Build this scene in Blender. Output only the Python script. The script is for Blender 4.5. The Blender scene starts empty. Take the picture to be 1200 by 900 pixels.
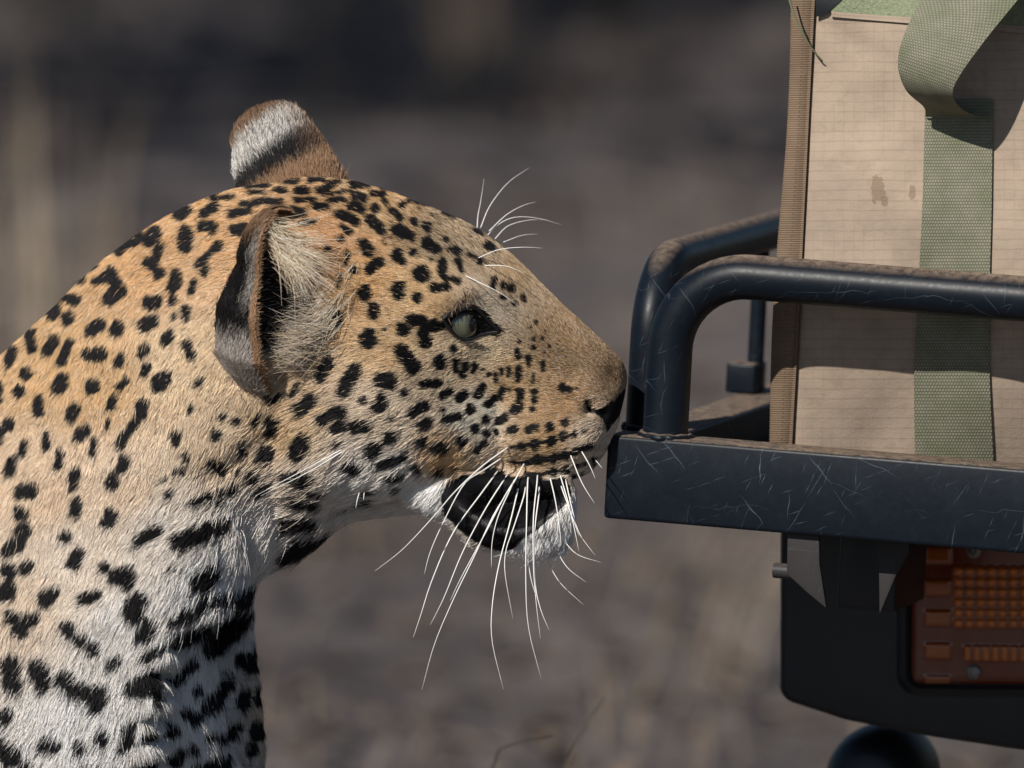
import bpy, bmesh, math, random
import numpy as np
from mathutils import Vector, Matrix
from mathutils.bvhtree import BVHTree

random.seed(7)
RNG = np.random.default_rng(11)
SC = bpy.context.scene
COL = SC.collection
FUR = True
FUR_SCALE = 1.0

# ------------------------------------------------------------------ camera
S = 0.0006                      # one design unit (at the leopard's distance) in metres
DIST = 8.0                      # camera to leopard
PITCH = math.radians(6.0)
ZC = 0.72                       # height of the point the lens is aimed at
FWD = np.array((0.0, math.cos(PITCH), -math.sin(PITCH)))
UP = np.array((0.0, math.sin(PITCH), math.cos(PITCH)))
C0 = np.array((0.0, 0.0, ZC))

cam_d = bpy.data.cameras.new('camera')
cam = bpy.data.objects.new('camera', cam_d)
COL.objects.link(cam)
cam.location = Vector(C0 - FWD * DIST)
cam.rotation_euler = (math.radians(90) - PITCH, 0, 0)
cam_d.sensor_width = 36.0
cam_d.lens = 36.0 * DIST / (1200 * S)
cam_d.clip_start = 0.1
cam_d.clip_end = 900
cam_d.dof.use_dof = True
cam_d.dof.focus_distance = DIST - 0.04
cam_d.dof.aperture_fstop = 6.0
SC.camera = cam

# ------------------------------------------------------------------ sky, sun, exposure
TO_SUN = np.array((-0.42, -0.67, 0.62)); TO_SUN /= np.linalg.norm(TO_SUN)
world = bpy.data.worlds.new('World'); SC.world = world
world.use_nodes = True
wn = world.node_tree.nodes; wl = world.node_tree.links
wn.clear()
w_out = wn.new('ShaderNodeOutputWorld'); w_bg = wn.new('ShaderNodeBackground'); w_sky = wn.new('ShaderNodeTexSky')
w_sky.sky_type = 'NISHITA'; w_sky.sun_disc = False; w_sky.ozone_density = 4.0; w_sky.dust_density = 0.3
w_sky.sun_elevation = math.asin(TO_SUN[2])
w_sky.sun_rotation = math.atan2(TO_SUN[0], TO_SUN[1]) % (2 * math.pi)
w_bg.inputs['Strength'].default_value = 0.05
wl.new(w_sky.outputs[0], w_bg.inputs[0]); wl.new(w_bg.outputs[0], w_out.inputs[0])

sun_d = bpy.data.lights.new('sun', 'SUN')
sun_d.energy = 4.8; sun_d.angle = math.radians(0.53); sun_d.color = (1.0, 0.94, 0.86)
sun = bpy.data.objects.new('sun', sun_d); COL.objects.link(sun)
sun.rotation_euler = Vector(TO_SUN).to_track_quat('Z', 'Y').to_euler()
sun.location = (-3, -3, 5)

SC.view_settings.view_transform = 'Standard'
SC.view_settings.look = 'None'
SC.view_settings.exposure = 0.0
SC.view_settings.gamma = 1.0
SC.view_settings.use_curve_mapping = False
SC.render.engine = 'CYCLES'
SC.cycles.use_denoising = True
SC.cycles.max_bounces = 4
SC.cycles_curves.shape = 'RIBBONS'
SC.cycles_curves.subdivisions = 2

# ------------------------------------------------------------------ helpers
def P(u, v, d=0.0):
    """design coordinates (side view of the animal, in units of S; d away from the viewer) to metres"""
    u = np.asarray(u, float); v = np.asarray(v, float); d = np.asarray(d, float)
    x = (u - 600) * S
    z = (450 - v) * S
    y = d * S
    return C0 + x[..., None] * np.array((1.0, 0, 0)) + z[..., None] * UP + y[..., None] * FWD

def unP(w):
    r = np.asarray(w) - C0
    return 600 + r[..., 0] / S, 450 - (r @ UP) / S, (r @ FWD) / S

def DV(du, dv, dd):
    return np.array((1.0, 0, 0)) * du - UP * dv + FWD * dd

def tag(o, label=None, cat=None, group=None, kind=None):
    if label: o['label'] = label
    if cat: o['category'] = cat
    if group: o['group'] = group
    if kind: o['kind'] = kind
    return o

def empty(name, loc):
    o = bpy.data.objects.new(name, None); COL.objects.link(o); o.location = Vector(loc); return o

def adopt(o, parent):
    o.parent = parent
    return o

def mesh_obj(name, verts, faces, mat=None, parent=None, smooth=True, world=True):
    """verts in metres; with a parent they are re-based to the parent's frame"""
    me = bpy.data.meshes.new(name)
    V = np.asarray(verts, float)
    if parent is not None and world:
        inv = np.array(parent_matrix(parent).inverted())
        V = V @ inv[:3, :3].T + inv[:3, 3]
    me.from_pydata(V.tolist(), [], [list(map(int, f)) for f in faces])
    me.update()
    if smooth:
        me.polygons.foreach_set('use_smooth', [True] * len(me.polygons))
    if mat: me.materials.append(mat)
    o = bpy.data.objects.new(name, me); COL.objects.link(o)
    if parent is not None: o.parent = parent
    return o

def parent_matrix(p):
    m = p.matrix_basis.copy()
    q = p.parent
    while q is not None:
        m = q.matrix_basis @ m
        q = q.parent
    return m

def grid_faces(n, m, wrap_m=True, off=0):
    f = []
    for i in range(n - 1):
        for j in range(m if wrap_m else m - 1):
            k = (j + 1) % m
            f.append((off + i * m + j, off + i * m + k, off + (i + 1) * m + k, off + (i + 1) * m + j))
    return f

def catmull(pts, n):
    """sample a centripetal-ish Catmull-Rom through rows of pts, n samples"""
    pts = np.asarray(pts, float)
    p = np.concatenate([(2 * pts[0] - pts[1])[None], pts, (2 * pts[-1] - pts[-2])[None]])
    t = np.linspace(0, len(pts) - 1 - 1e-9, n)
    i = t.astype(int); f = (t - i)[:, None]
    a, b, c, d = p[i], p[i + 1], p[i + 2], p[i + 3]
    sh = (n,) + (1,) * (pts.ndim - 1)
    f = f.reshape(sh)
    return 0.5 * (2 * b + (c - a) * f + (2 * a - 5 * b + 4 * c - d) * f ** 2 + (3 * b - a - 3 * c + d) * f ** 3)

def tube(path, radii, m=10, caps=True):
    """verts, faces of a tube along path (k,3)"""
    path = np.asarray(path, float); k = len(path)
    radii = np.broadcast_to(np.asarray(radii, float), (k,))
    tang = np.gradient(path, axis=0)
    tang /= np.linalg.norm(tang, axis=1)[:, None] + 1e-12
    ref = np.array((0, 0, 1.0)) if abs(tang[0][2]) < 0.9 else np.array((0, 1.0, 0))
    n = np.cross(tang[0], ref); n /= np.linalg.norm(n)
    V = []
    ang = np.linspace(0, 2 * math.pi, m, endpoint=False)
    for i in range(k):
        n = n - tang[i] * (n @ tang[i]); n /= np.linalg.norm(n) + 1e-12
        b = np.cross(tang[i], n)
        V.append(path[i] + radii[i] * (np.cos(ang)[:, None] * n + np.sin(ang)[:, None] * b))
    V = np.vstack(V)
    F = grid_faces(k, m)
    if caps:
        F.append(tuple(range(m))[::-1]); F.append(tuple((k - 1) * m + j for j in range(m)))
    return V, F

def bm_to(name, bm, mat, parent, smooth=False):
    me = bpy.data.meshes.new(name); bm.normal_update(); bm.to_mesh(me); bm.free()
    if smooth: me.polygons.foreach_set('use_smooth', [True] * len(me.polygons))
    if mat: me.materials.append(mat)
    o = bpy.data.objects.new(name, me); COL.objects.link(o)
    if parent is not None: o.parent = parent
    return o

def smooth_by_angle(o, deg=35):
    me = o.data
    me.polygons.foreach_set('use_smooth', [True] * len(me.polygons))
    me.set_sharp_from_angle(angle=math.radians(deg))

# ---- node material shorthand
class NT:
    def __init__(self, name):
        self.m = bpy.data.materials.new(name); self.m.use_nodes = True
        self.t = self.m.node_tree; self.t.nodes.clear()
        self.out = self.t.nodes.new('ShaderNodeOutputMaterial')
    def n(self, typ, **kw):
        nd = self.t.nodes.new('ShaderNode' + typ)
        for k, v in kw.items():
            if k.startswith('in_'):
                key = k[3:].replace('_', ' ')
                key = int(key) if key.isdigit() else key
                nd.inputs[key].default_value = v
            else: setattr(nd, k, v)
        return nd
    def l(self, a, b): self.t.links.new(a, b)
    def bsdf(self, **kw):
        b = self.n('BsdfPrincipled', **kw); self.l(b.outputs[0], self.out.inputs[0]); return b
    def noise(self, scale, detail=4, rough=0.55, vec=None, dist=0.0):
        nd = self.n('TexNoise', in_Scale=scale, in_Detail=detail, in_Roughness=rough, in_Distortion=dist)
        if vec is not None: self.l(vec, nd.inputs['Vector'])
        return nd
    def ramp(self, fac, stops):
        r = self.n('ValToRGB'); e = r.color_ramp.elements
        while len(e) < len(stops): e.new(0.5)
        for k, (p, c) in enumerate(stops):
            e[k].position = p; e[k].color = c if len(c) == 4 else (*c, 1)
        self.l(fac, r.inputs[0]); return r
    def mix(self, fac, a, b, blend='MIX'):
        m = self.n('MixRGB', blend_type=blend)
        for s, x in ((m.inputs[0], fac), (m.inputs[1], a), (m.inputs[2], b)):
            if isinstance(x, (int, float)): s.default_value = x
            elif isinstance(x, tuple): s.default_value = (*x, 1) if len(x) == 3 else x
            else: self.l(x, s)
        return m.outputs[0]
    def math(self, op, a, b=None):
        m = self.n('Math', operation=op)
        for s, x in ((m.inputs[0], a), (m.inputs[1], b)):
            if x is None: continue
            if isinstance(x, (int, float)): s.default_value = x
            else: self.l(x, s)
        return m.outputs[0]
    def obj(self):
        return self.n('TexCoord').outputs['Object']
    def mapping(self, vec, scale=(1, 1, 1), rot=(0, 0, 0), loc=(0, 0, 0)):
        m = self.n('Mapping'); m.inputs['Scale'].default_value = scale; m.inputs['Rotation'].default_value = rot; m.inputs['Location'].default_value = loc
        self.l(vec, m.inputs['Vector']); return m.outputs[0]
    def bump(self, height, strength=0.3, dist=0.001):
        b = self.n('Bump', in_Strength=strength, in_Distance=dist); self.l(height, b.inputs['Height']); return b.outputs[0]

# ------------------------------------------------------------------ leopard: body surface
ROLL = math.radians(24)

def section(top, bot, ts, ws, roll, m=56, inset=0.0):
    """closed section in design coords whose outline, seen from the side, spans top..bot; rolled about its own middle"""
    top = np.array(top, float); bot = np.array(bot, float)
    L = np.linalg.norm(top - bot); e = (top - bot) / L
    mid = (top + bot) / 2
    ht = L / 2 - inset; hb = -L / 2 + inset
    want_t, want_b = ht, hb
    c, s = math.cos(roll), math.sin(roll)
    for it in range(12):
        hh = ht - np.array(ts) * (ht - hb)
        half = np.stack([hh, np.array(ws, float)], 1)
        loop = np.vstack([[[ht, 0]], half, [[hb, 0]], half[::-1] * [1, -1]])
        # smooth periodic spline
        k = len(loop)
        ext = np.vstack([loop[-2:], loop, loop[:3]])
        t = np.linspace(0, k, m, endpoint=False); i = t.astype(int); f = (t - i)[:, None]
        a, b, cc, d = ext[i + 1], ext[i + 2], ext[i + 3], ext[i + 4]
        q = 0.5 * (2 * b + (cc - a) * f + (2 * a - 5 * b + 4 * cc - d) * f ** 2 + (3 * b - a - 3 * cc + d) * f ** 3)
        z = q[:, 0] * c - q[:, 1] * s
        y = -q[:, 0] * s - q[:, 1] * c
        ht += (want_t - z.max()) * 0.8; hb += (want_b - z.min()) * 0.8
    return np.stack([mid[0] + e[0] * z, mid[1] + e[1] * z, y], 1)

def loft(stations, n, m=56):
    rows = np.stack([section(*st[:2], TS, st[2], st[3], m, st[4] if len(st) > 4 else 0) + np.array([0, 0, st[5] if len(st) > 5 else 0]) for st in stations])
    G = catmull(rows, n)
    V = G.reshape(-1, 3)
    F = grid_faces(n, m)
    V = np.vstack([V, G[0].mean(0), G[-1].mean(0)])
    a, b = len(V) - 2, len(V) - 1
    for j in range(m):
        k = (j + 1) % m
        F.append((a, k, j)); F.append((b, (n - 1) * m + j, (n - 1) * m + k))
    return V, F

TS = (0.08, 0.24, 0.45, 0.66, 0.86, 0.96)
R1 = ROLL
HEAD = [
    ((735, 437), (733, 462), (4, 8, 11, 11, 8, 4), R1, 0),
    ((727, 420), (722, 502), (13, 22, 28, 29, 22, 11), R1, 1),
    ((708, 400), (704, 538), (20, 30, 42, 46, 38, 22), R1, 1.5),
    ((684, 378), (684, 557), (22, 33, 52, 60, 50, 30), R1, 1.5),
    ((645, 342), (645, 566), (24, 38, 56, 68, 60, 36), R1, 1.5),
    ((608, 305), (608, 562), (34, 50, 60, 72, 64, 40), R1, 2),
    ((575, 277), (575, 561), (50, 66, 67, 80, 72, 44), R1, 3),
    ((545, 258), (545, 566), (56, 80, 82, 94, 80, 48), R1, 3),
    ((505, 241), (505, 598), (58, 90, 104, 112, 88, 52), R1, 4),
    ((455, 221), (455, 608), (60, 100, 124, 130, 98, 56), R1, 5),
    ((405, 207), (405, 618), (60, 102, 130, 136, 104, 60), R1, 6),
    ((350, 206), (352, 655), (60, 98, 126, 130, 104, 60), R1, 6),
    ((300, 216), (310, 670), (58, 92, 116, 116, 92, 55), R1, 12),
]
JAW = [
    ((674, 572), (673, 602), (4, 7, 9, 9, 7, 4), R1, 0),
    ((667, 557), (664, 640), (15, 24, 28, 29, 22, 12), R1, 3),
    ((640, 548), (640, 652), (20, 32, 37, 38, 30, 16), R1, 5),
    ((600, 547), (600, 654), (24, 38, 44, 44, 36, 20), R1, 5),
    ((560, 545), (560, 642), (26, 42, 52, 54, 42, 22), R1, 3),
    ((520, 530), (520, 614), (20, 34, 44, 44, 34, 18), R1, 4),
    ((475, 520), (475, 600), (16, 30, 40, 40, 30, 16), R1, 8),
]
def rw(w): return (w * .42, w * .80, w, w * .97, w * .70, w * .36)
BODY = [
    ((420, 215), (432, 600), rw(118), R1, 12),
    ((335, 207), (352, 655), rw(122), math.radians(21), 9),
    ((240, 226), (300, 690), rw(122), math.radians(15), 9),
    ((135, 286), (300, 745), rw(128), math.radians(8), 8),
    ((20, 390), (318, 838), rw(146), math.radians(3), 8),
    ((-90, 478), (326, 950), rw(168), 0, 8),
    ((-220, 540), (270, 1050), rw(182), 0, 8),
    ((-400, 575), (110, 1110), rw(186), 0, 8),
    ((-680, 590), (-430, 1120), rw(186), 0, 8),
    ((-980, 585), (-900, 1080), rw(180), 0, 8),
    ((-1260, 600), (-1280, 1010), rw(168), 0, 8),
    ((-1420, 660), (-1440, 960), rw(120), 0, 8),
    ((-1490, 740), (-1495, 860), rw(50), 0, 4),
]
bv, bf = [], []
def add_part(V, F):
    o = sum(len(x) for x in bv)
    bv.append(np.asarray(V, float)); bf.extend([tuple(o + i for i in f) for f in F])
for st, n in ((HEAD, 90), (JAW, 40), (BODY, 120)):
    V, F = loft(st, n)
    add_part(P(V[:, 0], V[:, 1], V[:, 2]), F)

# legs run straight down to the ground in metres
def leg(pts, rad):
    pts = catmull(pts, 26); rad = catmull(np.array(rad)[:, None], 26)[:, 0]
    V, F = tube(pts, rad, 20); add_part(V, F)
def wp(u, v, d): return P(u, v, d)
for side, du, back in ((-1, 0, 0), (1, -95, 0)):
    h = P(70 + du, 800, 58 * side)
    x, y = h[0], h[1]
    leg([(x - .03, y, h[2]), (x - .035, y, .40), (x - .02, y, .28), (x + .005, y, .15), (x + .008, y, .06), (x + .03, y, .040), (x + .085, y, .030)],
        (.062, .058, .042, .032, .031, .036, .026))
for side, du in ((-1, 60), (1, -60)):
    h = P(-1190 + du, 830, 62 * side)
    x, y = h[0], h[1]
    leg([(x, y, h[2]), (x + .04, y, .44), (x + .01, y, .33), (x - .075, y, .22), (x - .085, y, .15), (x - .055, y, .06), (x - .03, y, .037), (x + .03, y, .030)],
        (.098, .086, .060, .036, .031, .030, .036, .026))
tb = P(-1480, 790, 0)
tp = catmull([tb + np.array((.05, 0, .0)), tb + np.array((-.10, .02, -.04)), tb + np.array((-.25, .06, -.20)), tb + np.array((-.42, .10, -.33)), tb + np.array((-.60, .10, -.34)), tb + np.array((-.72, .08, -.24))], 40)
V, F = tube(tp, np.linspace(.036, .022, 40), 16); add_part(V, F)

tmp = mesh_obj('tmp', np.vstack(bv), bf)
md = tmp.modifiers.new('r', 'REMESH'); md.mode = 'VOXEL'; md.voxel_size = 0.0022; md.use_smooth_shade = True
ms = tmp.modifiers.new('s', 'SMOOTH'); ms.factor = 0.5; ms.iterations = 8
dg = bpy.context.evaluated_depsgraph_get()
body_me = bpy.data.meshes.new_from_object(tmp.evaluated_get(dg))
bpy.data.objects.remove(tmp)
NVB = len(body_me.vertices)
BVW = np.empty(NVB * 3); body_me.vertices.foreach_get('co', BVW); BVW = BVW.reshape(-1, 3)
BN = np.empty(NVB * 3); body_me.vertex_normals.foreach_get('vector', BN); BN = BN.reshape(-1, 3)

# ---- sculpting brushes: displacement along the surface normal, mirrored through the head's own middle plane
cR, sR = math.cos(ROLL), math.sin(ROLL)
def to_head(u, v, d):
    z = 412 - v
    return u, z * cR - d * sR, -z * sR - d * cR       # forward, up, side (towards the viewer positive)
def from_head(f, h, r):
    return f, 412 - (h * cR - r * sR), -h * sR - r * cR
def bvh_of(V, me):
    polys = [tuple(p.vertices) for p in me.polygons]
    return BVHTree.FromPolygons([Vector(x) for x in V], polys)
BVH = bvh_of(BVW, body_me)
def hit(u, v, start=-900):
    o = P(u, v, start); r = BVH.ray_cast(Vector(o), Vector(FWD))
    if r[0] is None: return None
    return np.array(r[0])
def depth_at(u, v, default=0.0):
    h = hit(u, v)
    return default if h is None else float(unP(h)[2])
DISP = np.zeros(NVB)
VU, VVv, VD = unP(BVW)
HF, HH, HR = to_head(VU, VVv, VD)
def brush(u, v, r, amt, u2=None, v2=None, mirror=True):
    """soft round or capsule stroke: r radius, amt height (design units)"""
    global DISP
    pts = [(u, v)] if u2 is None else [(u + (u2 - u) * t, v + (v2 - v) * t) for t in np.linspace(0, 1, max(2, int(math.hypot(u2 - u, v2 - v) / (r * .5)) + 1))]
    A = []
    for (a, b) in pts:
        d = depth_at(a, b, None)
        if d is not None: A.append((a, b, d))
    if not A: return
    for sgn in ((1, -1) if mirror else (1,)):
        best = np.full(NVB, 1e9)
        for (a, b, d) in A:
            if sgn < 0:
                f, h, rr = to_head(a, b, d); a, b, d = from_head(f, h, -rr)
            q = (VU - a) ** 2 + (VVv - b) ** 2 + (VD - d) ** 2
            best = np.minimum(best, q)
        DISP += amt * np.exp(-best / (2 * (r * .55) ** 2))

for b in (
    (543, 380, 22, -9), (572, 384, 20, -4), (590, 400, 22, -3, 615, 420),          # eye socket, inner corner, side of the bridge
    (528, 348, 26, 4, 556, 336), (500, 360, 26, 3),               # brow
    (532, 410, 16, 1.5, 575, 408),                       # lower lid roll
    (470, 440, 50, 5), (640, 505, 36, 7, 670, 505), (600, 520, 24, 6),               # cheekbone, whisker pad
    (584, 470, 14, -5, 588, 540), (640, 440, 26, -4, 670, 440),                      # groove behind the pad, muzzle side
    (692, 479, 9, -13), (694, 480, 7, -6, 708, 486), (690, 515, 18, 3), (705, 430, 18, 3),                        # nostril
    (400, 552, 40, 9, 450, 560), (395, 600, 16, -10, 470, 590), (350, 560, 50, 5),   # cheek ruff over the throat
    (545, 540, 24, 4), (630, 640, 22, 4), (545, 574, 14, -9, 580, 576), (570, 584, 20, -26, 650, 582), (575, 612, 9, 5, 600, 626), (600, 626, 8, 4, 650, 606),
    (385, 305, 30, 10, 395, 340), (330, 440, 22, -10, 345, 420), (335, 335, 30, -14, 338, 385), (300, 470, 30, 5),  # ear root
    (310, 520, 26, -6, 250, 560), (270, 520, 34, 4),
    (235, 640, 44, 12, 300, 640), (170, 560, 60, 5), (60, 560, 70, 6), (120, 720, 50, 8, 190, 700)):
    if len(b) == 4: brush(*b)
    else: brush(b[0], b[1], b[2], b[3], b[4], b[5])
# chest set back below the ruff: a step along the lower neck
ln = np.array([(330, 660), (300, 692), (255, 715), (205, 745), (188, 790), (180, 850), (150, 960), (130, 1100)], float)
yy = np.interp(VVv, ln[:, 1], ln[:, 0])
yy = yy + 7 * np.sin(VVv * .11) + 5 * np.sin(VVv * .23 + 1)
stepv = np.clip((VU - yy + 14) / 62, 0, 1); stepv = stepv * stepv * (3 - 2 * stepv)
wgt = stepv * np.clip((VVv - 672) / 18, 0, 1) * np.clip((1050 - VVv) / 150, 0, 1) * (VD < 60)
DISP += -wgt * 54 * np.clip((345 - VU) / 28, 0, 1)
BVW = BVW + BN * (DISP * S)[:, None]
body_me.vertices.foreach_set('co', BVW.ravel()); body_me.update()
BVH = bvh_of(BVW, body_me)

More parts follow.
